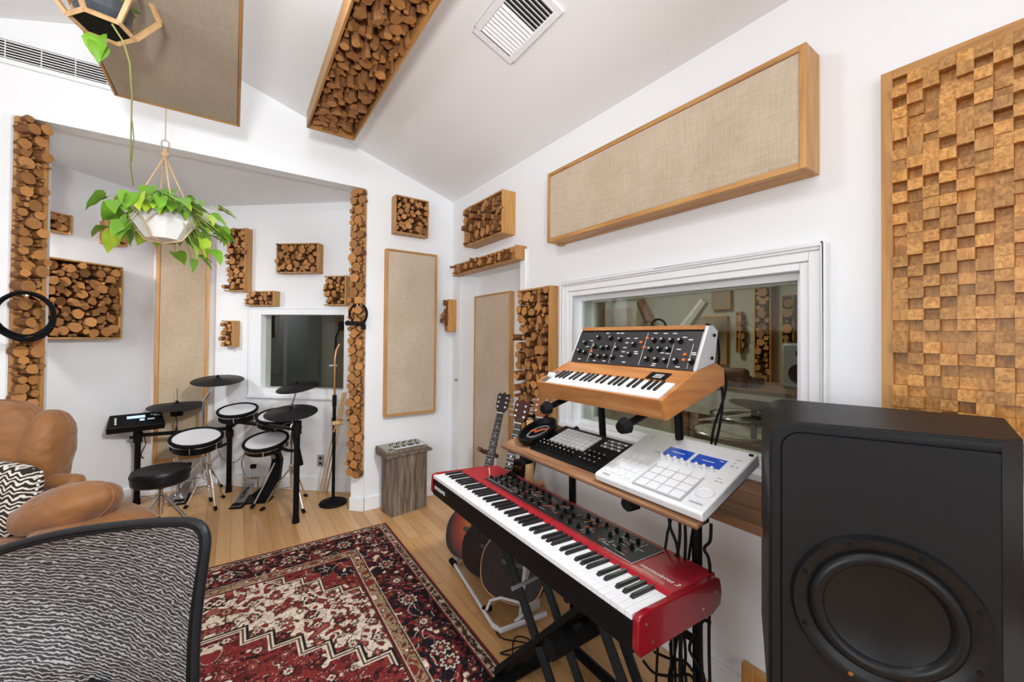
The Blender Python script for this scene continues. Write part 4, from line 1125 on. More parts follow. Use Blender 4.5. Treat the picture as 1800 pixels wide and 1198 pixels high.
# coiled cables hung on the strips
def coil(name, label, c, ax, rad, n, r, spread):
    """hoops in the plane square to ax"""
    ax = Vector(ax).normalized(); up = Vector((0, 0, 1)); sd = ax.cross(up).normalized()
    t = thing(name, label, 'cable', c); g = random.Random(n)
    for k in range(n):
        rr_ = rad * g.uniform(.86, 1.02); o = Vector((0, 0, (rad - rr_) * g.uniform(.6, 1.1))) + ax * g.uniform(-spread, spread)
        pts = []
        for i in range(40):
            a = 2 * math.pi * i / 40; q = rr_ * (1 + .03 * math.sin(3 * a + k))
            pts.append(o + sd * math.cos(a) * q * .84 + up * math.sin(a) * q * 1.0 + ax * .01 * math.sin(2 * a + k))
        MB().tube(pts, r, 6, True).obj('cable_loop', RUBBER, t)
    MB().tube([(0, 0, -rad * .93), (0, 0, -rad * 1.03)], .016, 8).obj('tie', RUBBER, t)
    MB().tube([ax * -.03 + Vector((0, 0, rad * .95)), Vector((0, 0, rad * .86)), ax * .05 + Vector((0, 0, rad * .86))], .005, 8).obj('hook', STEEL, t)
coil('coiled_cable', 'big coil of black cable hung on the left log strip', AT(44, 556, 2.245), (.35, -.95, 0), .135, 9, .0065, .018)
coil('coiled_cable', 'small black headphone cable loop hung on the right log strip', AT(630, 553, 3.38), (-.4, -.9, 0), .09, 3, .006, .012)
t = thing('cable_clamp', 'black clamp gripping the right log strip beneath the small cable loop', 'clamp', AT(628, 568, 3.36))
MB().box(-.07, .06, -.02, .02, -.016, .016).obj('bar', BLACKM, t, bevel=.004)
MB().cyl((-.075, -.01, 0), (-.075, .01, 0), .022).obj('jaw', BLACKM, t); MB().box(.03, .065, -.025, .025, -.05, -.01).obj('jaw', BLACKM, t, bevel=.004)

# ------------------------------------------------------------------ hanging plants
def leaf_mesh(m, size, M, r):
    """heart shaped, folded along its midrib"""
    out = [(0, 0), (.18, -.09), (.40, -.06), (.50, .18), (.42, .48), (.22, .80), (0, 1.08)]
    def z(x, y): return .28 * abs(x) - .22 * y * y + .03 * math.sin(9 * y)
    vs = []; 
    for sx in (-1, 1):
        vs += [(sx * x * size, y * size, z(x, y) * size) for x, y in out]
    mid = [(0, y * size, z(0, y) * size) for y in (0, .2, .45, .75, 1.08)]
    n = len(out); fs = []
    # strips between outline and midrib
    base = len(vs); vs += mid
    for s_ in (0, 1):
        o = s_ * n
        q = [(o + 1, o + 2, base + 1, base + 0), (o + 2, o + 3, base + 1), (o + 3, o + 4, base + 2, base + 1), (o + 4, o + 5, base + 3, base + 2), (o + 5, base + 4, base + 3)]
        fs += [f if s_ else f[::-1] for f in q]
    m.add(vs, fs, M)
pc = AT(288, 391, 2.42)
t = thing('hanging_plant', 'trailing green pothos in a white faceted pot, hanging in front of the drum alcove', 'plant', pc)
MB().lathe([(0, -.105), (.085, -.105), (.155, .0), (.13, .085), (.115, .085), (.10, .05), (0, .05)], 9).obj('pot', POT, t, ang=10, bevel=.002)
MB().lathe([(0, .05), (.10, .05), (.09, .07), (0, .072)], 12).obj('soil', BACKD, t)
g = random.Random(12); lm = MB(); ly = MB(); stm = MB()
for i in range(104):
    a = g.uniform(0, 2 * math.pi)
    if i < 38: rr_ = g.uniform(.03, .15); z = g.uniform(.09, .18)
    elif i < 86: rr_ = g.uniform(.17, .31); z = g.uniform(-.07, .13)
    else: rr_ = g.uniform(.17, .26); z = g.uniform(-.20, -.05)
    if abs(math.sin(a + .62)) < .4 and math.cos(a) > 0: rr_ *= 1.05
    p = Vector((rr_ * math.cos(a), rr_ * math.sin(a), z))
    if p.x * -.0 + (-p.y) > .10 and p.z < .04 and abs(p.x) < .12: p.z = .09
    s_ = g.uniform(.075, .118)
    M = Matrix.Translation(p) @ Matrix.Rotation(a - math.pi / 2 + g.uniform(-.6, .6), 4, 'Z') @ Matrix.Rotation(R(g.uniform(-75, -10)), 4, 'X') @ Matrix.Rotation(R(g.uniform(-25, 25)), 4, 'Y')
    leaf_mesh(ly if g.random() < .25 else lm, s_, M, g)
    b = Vector((.07 * math.cos(a), .07 * math.sin(a), .07))
    stm.tube([b, (b + p) / 2 + Vector((0, 0, .04)), p], .0025, 5)
lm.obj('foliage', LEAF, t, ang=60); ly.obj('young_foliage', LEAFY, t, ang=60); stm.obj('stems', VINE, t)
# rope hanger
t = thing('rope_hanger', 'knotted cotton rope hanger carrying the white faceted pot', 'plant hanger', pc)
top = Vector((0, 0, .44))
hk = roofz(pc.x) - pc.z
MB().cyl(tuple(top + Vector((0, 0, .05))), (0, 0, hk), .0028, n=6).obj('cord', ROPE, t)
MB().tube([(.018 * math.cos(a), 0, .475 + .024 * math.sin(a)) for a in [2 * math.pi * i / 16 for i in range(16)]], .003, 6, True).obj('ring', STEEL, t)
MB().ell((0, 0, .41), .024, .024, .018, n=12, k=8).obj('knot', ROPE, t); MB().ell((0, 0, .435), .014, .014, .02, n=12, k=8).obj('knot', ROPE, t)
for k in range(4):
    a = R(20 + 90 * k); c, s_ = math.cos(a), math.sin(a)
    MB().tube([(0, 0, .40), (c * .075, s_ * .075, .22), (c * .142, s_ * .142, .07)], .0055, 6).obj('strand', ROPE, t)
    for q in (-1, 1):
        a2 = a + q * R(45)
        MB().tube([(c * .142, s_ * .142, .07), (math.cos(a + q * R(24)) * .158, math.sin(a + q * R(24)) * .158, .02), (math.cos(a2) * .152, math.sin(a2) * .152, -.035)], .0035, 6).obj('net_cord', ROPE, t)
    a2 = a + R(45)
    MB().tube([(math.cos(a2) * .152, math.sin(a2) * .152, -.035), (math.cos(a2) * .10, math.sin(a2) * .10, -.105), (0, 0, -.125)], .005, 6).obj('net_cord', ROPE, t)
# faceted wooden hanger with dark bowl at the top left
hc = AT(180, 48, 1.45)
t = thing('wooden_plant_hanger', 'faceted thin wooden hanging frame with a black base plate', 'plant hanger', hc)
def hexa(r, z, off=0): return [Vector((r * math.cos(R(60 * i + off)), r * math.sin(R(60 * i + off)), z)) for i in range(6)]
lo, mi, hi = hexa(.085, 0, 10), hexa(.155, .10, 10), hexa(.05, .36, 10)
MB().prism([(v.x, v.y) for v in lo], 0, .008, 'z').obj('base_plate', BLACKM, t, smooth=False)
for i in range(6):
    for A, B in ((lo[i], lo[(i + 1) % 6]), (lo[i], mi[i]), (mi[i], hi[i])):
        d = (B - A).normalized()
        MB().tube([A, B], .0095, 4).obj('stick', LITE, t, smooth=False)
ztop = roofz(hc.x) - hc.z
for i in range(0, 6, 2): MB().tube([hi[i], (0, 0, .5)], .0025, 6).obj('cord', ROPE, t)
MB().cyl((0, 0, .5), (0, 0, ztop), .0025, n=6).obj('cord', ROPE, t)
t = thing('hanging_plant', 'plant in a dark grey bowl resting in the faceted wooden hanger', 'plant', hc + Vector((0, 0, .009)))
MB().lathe([(0, 0), (.045, 0), (.075, .03), (.082, .075), (.076, .078), (.07, .06), (0, .06)], 28).obj('bowl', mat('slate_bowl', (.07, .085, .10), .3), t)
lm = MB()
for i in range(7):
    a = g.uniform(0, 6.28); leaf_mesh(lm, .06, Matrix.Translation((.05 * math.cos(a), .05 * math.sin(a), .08)) @ Matrix.Rotation(a - 1.57, 4, 'Z') @ Matrix.Rotation(R(40), 4, 'X'), g)
e_ = AT(173, 68, 1.44) - hc
leaf_mesh(lm, .085, Matrix.Translation(e_) @ Matrix.Rotation(R(150), 4, 'Z') @ Matrix.Rotation(R(-82), 4, 'X'), g)
leaf_mesh(lm, .06, Matrix.Translation(e_ + Vector((0, 0, -.03))) @ Matrix.Rotation(R(200), 4, 'Z') @ Matrix.Rotation(R(-80), 4, 'X'), g)
lm.obj('foliage', LEAF, t, ang=60)
v0 = AT(217, 78, 1.42) - hc
vp = [v0 + Vector((-.03, 0, .05)), v0, AT(228, 115, 1.46) - hc, AT(232, 170, 1.55) - hc, AT(230, 250, 1.7) - hc, AT(229, 290, 1.8) - hc, AT(234, 330, 1.95) - hc]
MB().tube(vp, .0028, 6).obj('trailing_vine', VINE, t)
MB().tube([AT(232, 215, 1.62) - hc, AT(235, 245, 1.7) - hc, AT(231, 290, 1.8) - hc], .002, 6).obj('trailing_vine', VINE, t)

# ------------------------------------------------------------------ subwoofer on its stand
fl_, fr_ = Vector((1.02, .427, 0)), Vector((1.18, .094, 0))
sa = math.atan2(fr_.y - fl_.y, fr_.x - fl_.x)
SB, SH_ = .62, .68
sub = thing('subwoofer', 'big charcoal loudspeaker cabinet with one large woofer, in the right foreground', 'speaker', M=Matrix.Translation((fl_.x, fl_.y, SB)) @ Matrix.Rotation(sa, 4, 'Z'))
def outline(x1, ins=0, r=.062):
    p = [(ins, ins), (x1 - ins, ins), (x1 - ins, SH_ - ins)]
    rr_ = max(r - ins, .01)
    for i in range(9):
        a = math.pi / 2 + i * math.pi / 16
        p.append((ins + rr_ + rr_ * math.cos(a), SH_ - ins - rr_ + rr_ * math.sin(a)))
    return p
W0 = .369
m = MB()
sec = []
sec.append([(x, .006, z) for x, z in outline(W0, .004)])
sec.append([(x, .010, z) for x, z in outline(W0)])
sec.append([(x, .046 * (x / .41), z) if x > .2 else (x, .02, z) for x, z in outline(.41)])
sec.append([(x, .41 - .075 * x / .498, z) for x, z in outline(.498)])
m.loft(sec); m.obj('cabinet', SUBP, sub, bevel=.003, ang=25)
MB().prism([(x if x < .3 else W0 - .003, z) for x, z in outline(W0, .024, .062)], -.0, .012, 'y').obj('baffle', SUBP, sub, bevel=.0015)
m = MB(); o1 = outline(W0, .0045); o2 = [(x if x < .3 else W0 - .0045, z) for x, z in outline(W0, .0215)]
n = len(o1); m.add([(x, -.001, z) for x, z in o1] + [(x, -.001, z) for x, z in o2] + [(x, .012, z) for x, z in o1] + [(x, .012, z) for x, z in o2],
      [(i, (i + 1) % n, n + (i + 1) % n, n + i) for i in range(n)] + [(i, (i + 1) % n, 2 * n + (i + 1) % n, 2 * n + i) for i in range(n)] + [(n + i, n + (i + 1) % n, 3 * n + (i + 1) % n, 3 * n + i) for i in range(n)])
m.obj('edge_band', SUBP, sub, bevel=.0015)
WM = Matrix.Translation((.198, 0, .922 - SB)) @ Matrix.Rotation(R(90), 4, 'X')      # local z of the lathe -> towards the viewer
m = MB(); m.lathe([(.124, .0), (.150, .0), (.158, .003), (.153, .013), (.135, .012), (.126, .002)], 72, WM); m.obj('frame_ring', SUBR, sub, ang=50)
m = MB(); m.lathe([(.127, .001), (.123, .010), (.113, .0165), (.102, .012), (.095, -.004), (.095, -.012), (.127, -.012)], 72, WM); m.obj('rubber_surround', SUBR, sub, ang=70)
m = MB(); m.lathe([(.096, -.005), (.092, -.008), (.060, -.014), (.02, -.0165), (0, -.017), (0, -.025), (.1, -.025)], 72, WM); m.obj('cone', SUBC, sub, ang=70)
sc = None
for i in range(8):
    a = R(22.5 + 45 * i); p = (.198 + .144 * math.cos(a), -.0135, .922 - SB + .144 * math.sin(a))
    mm_ = COPPER if i == 4 + 1 else STEEL
    s_ = MB().cyl((0, .004, 0), (0, -.0012, 0), .0045, n=12).obj('screw', COPPER if i == 5 else BLACKM, sub); s_.location = p
for o in list(sub.children):
    if o.name.startswith('baffle'): pass
st_ = thing('speaker_stand', 'black column stand under the big charcoal loudspeaker', 'speaker stand', M=Matrix.Translation((fl_.x, fl_.y, 0)) @ Matrix.Rotation(sa, 4, 'Z'))
MB().box(.04, .42, .03, .36, .6, .618).obj('top_plate', BLACKM, st_, bevel=.004); MB().box(.15, .31, .12, .28, .03, .6).obj('column', BLACKM, st_, bevel=.006); MB().box(.02, .44, .0, .40, 0, .03).obj('foot_plate', BLACKM, st_, bevel=.006)

# ------------------------------------------------------------------ sofa at the left
SO = AT(30, 900, 2.07); SO.z = 0
SM = Matrix.Translation(SO) @ Matrix.Rotation(-YAW, 4, 'Z')
SI = SM.inverted()
def sl(x, y, d): return SI @ AT(x, y, d * .92)
so = thing('recliner', 'tan suede recliner with plump cushions at the left edge', 'armchair', M=SM)
def cushion(name, c, rx, ry, rz, rot=(0, 0, 0), e=.8, par=so, m=LEATH, seam=True):
    rx, ry, rz = rx * .92, ry * .92, rz * .92
    M = Matrix.Rotation(R(rot[2]), 4, 'Z') @ Matrix.Rotation(R(rot[1]), 4, 'Y') @ Matrix.Rotation(R(rot[0]), 4, 'X')
    mb = MB(); mb.ell(c, rx, ry, rz, M, e, 36, 20)
    o = mb.obj(name, m, par, ang=80)
    tex = bpy.data.textures.get('wrinkle') or bpy.data.textures.new('wrinkle', 'CLOUDS'); tex.noise_scale = .09
    s_ = o.modifiers.new('s', 'SUBSURF'); s_.levels = 1; s_.render_levels = 2
    d = o.modifiers.new('d', 'DISPLACE'); d.texture = tex; d.strength = .022; d.mid_level = .5; d.texture_coords = 'LOCAL'
    if seam:
        pts = []
        for i in range(48):
            a = 2 * math.pi * i / 48
            p = M @ Vector((rx * 1.0 * math.copysign(abs(math.cos(a)) ** e, math.cos(a)), 0, rz * 1.0 * math.copysign(abs(math.sin(a)) ** e, math.sin(a))))
            pts.append(p + Vector(c))
        MB().tube(pts, .0045, 6, True).obj('piping', m, o)
    return o
cushion('head_cushion', sl(-2, 782, 2.28), .205, .13, .255, (0, 0, 12), .72)
cushion('side_wing', sl(80, 800, 2.36), .105, .15, .265, (0, 6, 20), .8)
cushion('back_cushion', sl(8, 862, 2.32), .21, .13, .22, (0, 0, 12), .8)
cushion('arm_pillow', sl(120, 892, 2.14), .25, .17, .115, (-10, -17, 0), .95)
cushion('arm_rest', sl(168, 936, 2.16), .22, .26, .11, (0, 8, 0), .85)
cushion('seat_cushion', sl(15, 985, 2.02), .30, .30, .11, (0, 0, 0), .7)
cushion('arm_rest', sl(15, 985, 2.02) + Vector((-.40, .0, .08)), .12, .30, .16, (0, 0, 0), .6)
c0 = sl(15, 985, 2.02)
MB().box(c0.x - .46, c0.x + .40, c0.y - .24, c0.y + .30, .03, c0.z - .02).obj('base', LEATH, so, bevel=.03)
MB().box(c0.x - .34, c0.x + .04, c0.y + .22, c0.y + .32, .03, .74).obj('back_shell', LEATH, so, bevel=.04)
for a in (-.38, .32):
    for b in (-.18, .24): MB().cyl((c0.x + a, c0.y + b, 0), (c0.x + a, c0.y + b, .04), .025).obj('foot', BLACK, so)
pm = thing('throw_pillow', 'black and white zigzag patterned throw pillow on the tan recliner', 'pillow', M=SM @ Matrix.Translation(sl(-2, 878, 2.10)) @ Matrix.Rotation(R(-6), 4, 'X') @ Matrix.Rotation(R(8), 4, 'Y'))
mb = MB(); mb.ell((0, 0, 0), .165, .06, .172, None, .5, 40, 18); mb.obj('cover', PILLOWM, pm, ang=80)
dd = MB()
for i in range(16):
    z = -.155 + i * .0207; dd.ell((.166 + .0 * i, 0, z), .006, .006, .006, n=8, k=5)
dd.obj('pompom_trim', MARK, pm)

# ------------------------------------------------------------------ mesh office chair in the left foreground
CO = AT(150, 1000, .82); CO.z = 0
CM = Matrix.Translation(CO) @ Matrix.Rotation(-YAW, 4, 'Z'); CI = CM.inverted()
def cl_(x, y, d): return CI @ AT(x, y, d)
ch = thing('office_chair', 'office chair with grey woven mesh back and black rim in the left foreground', 'chair', M=CM)
top = [cl_(*p) for p in ((-95, 1020, .86), (-60, 992, .865), (0, 965, .865), (100, 938, .86), (200, 923, .845), (280, 916, .82), (330, 915, .80))]
right = [cl_(*p) for p in ((330, 915, .80), (353, 922, .79), (363, 942, .785), (361, 975, .78), (352, 1040, .775), (345, 1110, .77), (342, 1200, .765), (342, 1300, .76))]
left = [cl_(*p) for p in ((-95, 1020, .86), (-108, 1045, .86), (-108, 1100, .85), (-95, 1180, .84), (-80, 1270, .83), (-70, 1340, .82))]
bot = [left[-1], (left[-1] + right[-1]) / 2 + Vector((0, .05, -.02)), right[-1]]
def smooth_(P, n):
    P = [Vector(p) for p in P]; out = []
    L_ = [0]
    for a, b in zip(P, P[1:]): L_.append(L_[-1] + (b - a).length)
    for k in range(n):
        s_ = L_[-1] * k / (n - 1); i = 0
        while i < len(P) - 2 and L_[i + 1] < s_: i += 1
        t = (s_ - L_[i]) / max(L_[i + 1] - L_[i], 1e-9)
        p0, p1, p2, p3 = P[max(i - 1, 0)], P[i], P[i + 1], P[min(i + 2, len(P) - 1)]
        out.append(.5 * ((2 * p1) + (p2 - p0) * t + (2 * p0 - 5 * p1 + 4 * p2 - p3) * t ** 2 + (3 * p1 - p0 - 3 * p2 + p3) * t ** 3))
    return out
NT, NS = 30, 30
tt, rt, lf, bt = smooth_(top, NT), smooth_(right, NS), smooth_(left, NS), smooth_(bot, NT)
loop = tt + rt[1:] + bt[::-1][1:] + lf[::-1][1:-1]
o = MB(); o.tube(loop, .0078, 10, True); o.obj('back_frame', mat('chair_rim', (.010, .011, .013), .45, spec=.2), ch)
o = MB(); o.tube([p * 1 + Vector((0, -.004, 0)) + ((Vector((sum(q.x for q in loop) / len(loop), 0, sum(q.z for q in loop) / len(loop))) - Vector((p.x, 0, p.z))).normalized() * .009) for p in loop], .004, 8, True); o.obj('mesh_binding', RUBBER, ch)
vs = []
for j in range(NS):
    v = j / (NS - 1)
    for i in range(NT):
        u = i / (NT - 1)
        p = tt[i] * (1 - v) + bt[i] * v + lf[j] * (1 - u) + rt[j] * u - (tt[0] * (1 - u) * (1 - v) + tt[-1] * u * (1 - v) + bt[0] * (1 - u) * v + bt[-1] * u * v)
        vs.append(tuple(p + Vector((0, .03 * math.sin(math.pi * u) * math.sin(math.pi * min(v * 1.5, 1)), 0))))
fs = [(j * NT + i, j * NT + i + 1, (j + 1) * NT + i + 1, (j + 1) * NT + i) for j in range(NS - 1) for i in range(NT - 1)]
m = MB(); m.add(vs, fs); m.obj('mesh_back', CHAIRM, ch, ang=180)
bc = (left[-1] + right[-1]) / 2
MB().tube([bc + Vector((0, .05, .1)), bc + Vector((0, .06, -.05)), Vector((bc.x, bc.y - .12, .44))], .022).obj('back_spine', BLACKM, ch)
MB().box(bc.x - .24, bc.x + .24, bc.y - .50, bc.y - .03, .45, .50).obj('seat', BLACKM, ch, bevel=.02)
for s_ in (-1, 1): MB().tube([(bc.x + s_ * .22, bc.y - .3, .46), (bc.x + s_ * .29, bc.y - .3, .5), (bc.x + s_ * .29, bc.y - .28, .62), (bc.x + s_ * .29, bc.y - .10, .64)], .014).obj('arm_support', BLACKM, ch)
MB().cyl((bc.x, bc.y - .27, .08), (bc.x, bc.y - .27, .45), .028).obj('gas_column', BLACK, ch)
for k in range(5):
    a = R(72 * k + 20); p = Vector((bc.x + .28 * math.cos(a), bc.y - .27 + .28 * math.sin(a), .07))
    l = MB().tube([(bc.x, bc.y - .27, .11), p], [.022, .014]).obj('base_arm', BLACKM, ch)
    MB().cyl(p + Vector((-.012, 0, -.042)), p + Vector((.012, 0, -.042)), .027).obj('caster', RUBBER, l)

# ------------------------------------------------------------------ red stage keyboard
RM = Matrix.Translation((.862, 1.98, .665)) @ Matrix.Rotation(R(-90), 4, 'Z') @ Matrix.Rotation(R(-3), 4, 'X')
RI = RM.inverted()
kb = thing('stage_keyboard', 'long red stage keyboard with full size keys on the black folding stand', 'keyboard', M=RM)
LX = 1.313
MB().box(.014, LX - .018, .003, .30, .0, .078).obj('front_slip', BLACK, kb, bevel=.003)
prof = [(0, .012), (.012, -.004), (.36, -.004), (.402, .012), (.408, .05), (.395, .092), (.37, .101), (.03, .106), (.006, .103), (-.004, .094), (-.004, .02)]
MB().prism(prof, LX - .02, LX, 'x').obj('end_cheek', RED, kb, bevel=.004)
MB().prism(prof, 0, .013, 'x').obj('end_cheek', RED, kb, bevel=.003)
MB().prism([(.155, .085), (.162, .098), (.185, .103), (.40, .100), (.405, .05), (.40, .0), (.155, .0)], .013, LX - .02, 'x').obj('top_deck', REDD, kb, bevel=.002)
MB().prism([(.150, .080), (.153, .094), (.168, .104), (.185, .1045), (.185, .08)], .013, LX - .02, 'x').obj('front_rail', REDD, kb, bevel=.002)
add_keys(kb, .016, LX - .024, .0, .152, .0985, 52, 5, .098, .016, .0095)
MB().box(.19, 1.128, .203, .372, .099, .1045).obj('control_panel', GREYD, kb, bevel=.001, smooth=False)
m = MB(); r_ = random.Random(4)
for i in range(52):
    x = .2 + r_.random() * .88; y = .21 + r_.random() * .14
    m.box(x, x + r_.uniform(.012, .04), y, y + .0018, .1046, .1052)
    x = .2 + r_.random() * .88; m.box(x, x + .0018, y, y + r_.uniform(.01, .03), .1046, .1052)
m.box(1.01, 1.13, .198, .2, .1046, .1052); m.box(1.128, 1.13, .2, .37, .1046, .1052)
m.obj('white_markings', MARK, kb, smooth=False)
m = MB()
for i, (x, y) in enumerate(((.44, .30), (.46, .25), (.60, .31), (.62, .26), (.66, .33), (.83, .32), (.86, .27), (.88, .33), (.47, .33), (.64, .28))):
    m.box(x, x + .035, y, y + .003, .1046, .1056); m.box(x, x + .003, y - .02, y, .1046, .1056)
m.obj('orange_markings', ORANGE, kb, smooth=False)
m = MB()
for x in (.3, .38, .52, .7, .78, .94, 1.06): m.box(x, x + .014, .24, .243, .1046, .1054)
m.obj('red_leds', mat('red_led', (.6, .02, .01), .4), kb, smooth=False)
for i in range(18):
    for j in range(3):
        x = .215 + i * .049 + (j % 2) * .014; y = .23 + j * .052
        if r_.random() < .82: place(KB, 'knob', kb, (x, y, .1045), scale=(1.25, 1.25, 1.25))
for i in range(9): MB().box(.225 + i * .023, .238 + i * .023, .213, .223, .1045, .110).obj('button', GREYM, kb, smooth=False)
for i in range(3): place(KB, 'knob', kb, (.205 + i * .026, .355, .1045), scale=(1.4, 1.4, 1.5))
lv = MB().tube([(.17, .25, .10), (.165, .25, .125), (.15, .255, .14)], .004, 8).obj('pitch_stick', STEEL, kb)
text('lettering', 'nosmolaces 3', .025, MARK, kb, Matrix.Translation((1.212, .224, .1028)), shear=.3)
text('lettering', 'anossova', .034, MARK, kb, Matrix.Translation((.094, .0022, .045)) @ Matrix.Rotation(R(90), 4, 'X'))
m = 0
for y, z in ((.03, .075), (.06, .02), (.30, .03), (.37, .06)):
    MB().cyl((LX - .001, y, z), (LX + .0012, y, z), .004, n=12).obj('screw', STEEL, kb)

# folding stand
ks = thing('keyboard_stand', 'black folding cross stand under the red stage keyboard', 'keyboard stand', (1.05, 1.25, 0))
def rb(name, a, b, w=.02, m=BLACK, par=ks, o=(1.05, 1.25, 0)):
    return MB().tube([Vector(a) - Vector(o), Vector(b) - Vector(o)], w, 4).obj(name, m, par, smooth=False, bevel=.003)
rb('leg', (1.0, 1.56, .645), (1.03, 1.12, .05), .022); rb('leg', (1.15, 1.56, .635), (1.15, 1.12, .05), .022)
rb('leg', (1.0, .98, .645), (1.03, .62, .05), .022); rb('leg', (1.10, 1.02, .635), (1.10, .66, .05), .022)
rb('cross_leg', (.94, 1.45, .06), (1.12, 1.02, .56), .022); rb('cross_leg', (1.03, 1.45, .06), (1.2, 1.0, .56), .022)
for y, x0, x1 in ((1.43, .80, 1.24), (1.12, .85, 1.22), (.62, .8, 1.22)):
    f = MB().cyl((x0 - 1.05, y - 1.25, .033), (x1 - 1.05, y - 1.25, .033), .026).obj('foot_tube', BLACK, ks)
    for e_ in (x0, x1): MB().cyl((e_ - 1.05 - .02, y - 1.25, .033), (e_ - 1.05 + .02, y - 1.25, .033), .031).obj('rubber_cap', RUBBER, f)
for y in (1.54, .98): MB().cyl((.90 - 1.05, y - 1.25, .640), (1.22 - 1.05, y - 1.25, .624), .016).obj('support_arm', BLACKM, ks)
MB().cyl((-.1, -.13, .36), (.14, -.13, .36), .035).obj('pivot', BLACKM, ks)
MB().tube([(-.14, .05, .50), (.02, .06, .50), (.10, .04, .49)], .008).obj('lock_lever', GREYM, ks); MB().box(.0, .07, .02, .08, .48, .53).obj('lever_grip', GREYD, ks, bevel=.008)

# ------------------------------------------------------------------ two tier stand with shelf
TI = R(17)
def tilt(loc): return Matrix.Translation(loc) @ Matrix.Rotation(R(-90), 4, 'Z') @ Matrix.Rotation(TI, 4, 'X')
so2 = Vector((1.30, 1.1, 0))
ts = thing('tier_stand', 'black two tier column stand carrying the synthesizer and the walnut shelf', 'keyboard stand', so2)
def tb_(name, pts, r, m=BLACK): return MB().tube([Vector(p) - so2 for p in pts], r).obj(name, m, ts)
for y in (1.39, .775):
    tb_('lower_post', [(1.325, y + .0, .03), (1.31, y, .93)], .017)
for y in (1.235, .86):
    tb_('upper_post', [(1.36, y, .90), (1.33, y, 1.235)], .015)
for y in (1.235, .86):
    tb_('shelf_link', [(1.36, y, .92), (1.31, 1.39 if y > 1 else .775, .90)], .012)
for y in (1.298, .892):
    tb_('upper_arm', [(1.09, y, 1.195), (1.43, y, 1.285)], .013)
    tb_('arm_knob', [(1.055, y, 1.187), (1.085, y, 1.194)], [.020, .030], RUBBER)
for y in (1.43, .862):
    tb_('lower_arm', [(1.09, y, .955), (1.38, y, 1.045)], .013)
    tb_('arm_knob', [(1.05, y, .945), (1.085, y, .954)], [.022, .032], RUBBER)
for y in (1.39, .775):
    MB().box(1.28 - so2.x, 1.34 - so2.x, y - .03 - so2.y, y + .03 - so2.y, .86, .94).obj('clamp', BLACKM, ts, bevel=.006)
tb_('floor_beam', [(1.325, 1.5, .035), (1.325, .62, .035)], .022)
for y in (1.44, .70): tb_('floor_foot', [(1.29, y, .02), (1.62, y, .02)], .017)
tb_('cross_bar', [(1.32, 1.39, .45), (1.32, .775, .45)], .013)

sh = thing('walnut_shelf', 'slanted walnut board shelf under the pad controller and white sampler', 'shelf', M=tilt((1.035, 1.575, .968)))
MB().box(0, .965, 0, .275, 0, .016).obj('board', wood('walnut_long', (.14, .06, .027), (.22, .105, .05), (.30, .155, .08), (3, 30, 30), .4), sh, bevel=.003)
MB().box(0, .965, -.0012, .0, .002, .005).obj('edge_strip', BROWNC, sh, smooth=False)

# window ledge
t = thing('window_ledge', 'walnut plank ledge below the control room window beside the subwoofer', 'shelf', (1.31, -.6, .89))
for k in range(3): MB().box(k * .1285, (k + 1) * .1285 - .002, 0, 1.52, 0, .03).obj('plank', SHELFW, t, bevel=.003, smooth=False)

# white sampler
MM = tilt((1.04, .985, .990)); MI = MM.inverted(); MW, MD, MH = .388, .338, .032
def onM(Mx, x, y, z):
    p = Mx @ Vector((0, 0, z)); n = (Mx.to_3x3() @ Vector((0, 0, 1)))
    q = Mx.inverted() @ hit(x, y, p, n); return q.x, q.y
mp = thing('sampler', 'white pad sampler with two blue screens on the slanted walnut shelf', 'sampler', M=MM)
MB().prism([(0, .004), (.012, 0), (MD, 0), (MD, .038), (.005, .030), (0, .024)], 0, MW, 'x').obj('case', WHITEP, mp, bevel=.004)
c6 = lambda x, y: (900 + x * .25, 720 + y * .25)
def m6(x, y, z=MH): return onM(MM, *c6(x, y), z)
# screens
zt = lambda y: .030 + .008 * y / MD
sA = m6(1050, 265); sB = m6(1445, 300)
sy0, sy1 = .208, .262
MB().box(.13, .222, sy0, sy1, .030, .0375).obj('screen', BLUES, mp, smooth=False); MB().box(.235, .33, sy0, sy1, .030, .0375).obj('screen', BLUES, mp, smooth=False)
m = MB(); m.box(.155, .20, .235, .238, .0376, .0379); m.box(.262, .302, .232, .235, .0376, .0379); m.box(.31, .325, .25, .252, .0376, .0379); m.obj('screen_lines', MARK, mp, smooth=False)
pw = .036
for i in range(4):
    for j in range(4):
        x = .155 + i * (pw + .004); y = .022 + j * (pw + .002)
        MB().box(x, x + pw, y, y + pw - .002, .028, .0365).obj('pad', PADW, mp, bevel=.0015, smooth=False)
MB().box(.148, .318, .016, .178, .029, .0335).obj('pad_surround', GREYP, mp, smooth=False)
for i in range(8): place(KW, 'knob', mp, (.142 + i * .025, .192, .034))
for i in range(4):
    for j in range(4):
        if j == 3 and i > 2: continue
        MB().box(.02 + i * .029, .042 + i * .029, .03 + j * .037, .052 + j * .037, .030, .036).obj('button', PADW, mp, smooth=False)
MB().box(.012, .142, .020, .178, .029, .0322).obj('button_surround', WHITEP, mp, smooth=False)
MB().lathe([(0, 0), (.026, 0), (.026, .004), (.020, .005), (.018, .003), (0, .003)], 32).obj('jog_wheel', PADW, mp).location = (.352, .085, .032)
m = MB()
for p in ((.025, .30, .02), (.03, .285, .012), (.10, .21, .02), (.335, .03, .04), (.345, .15, .012), (.36, .15, .01), (.345, .165, .015), (.35, .24, .008), (.365, .24, .008), (.35, .26, .006), (.03, .012, .03), (.345, .28, .02)):
    m.box(p[0], p[0] + p[2], p[1], p[1] + .002, .0365 if p[1] > .18 else .0335, .0378 if p[1] > .18 else .0345)
m.obj('grey_markings', GREYM, mp, smooth=False)
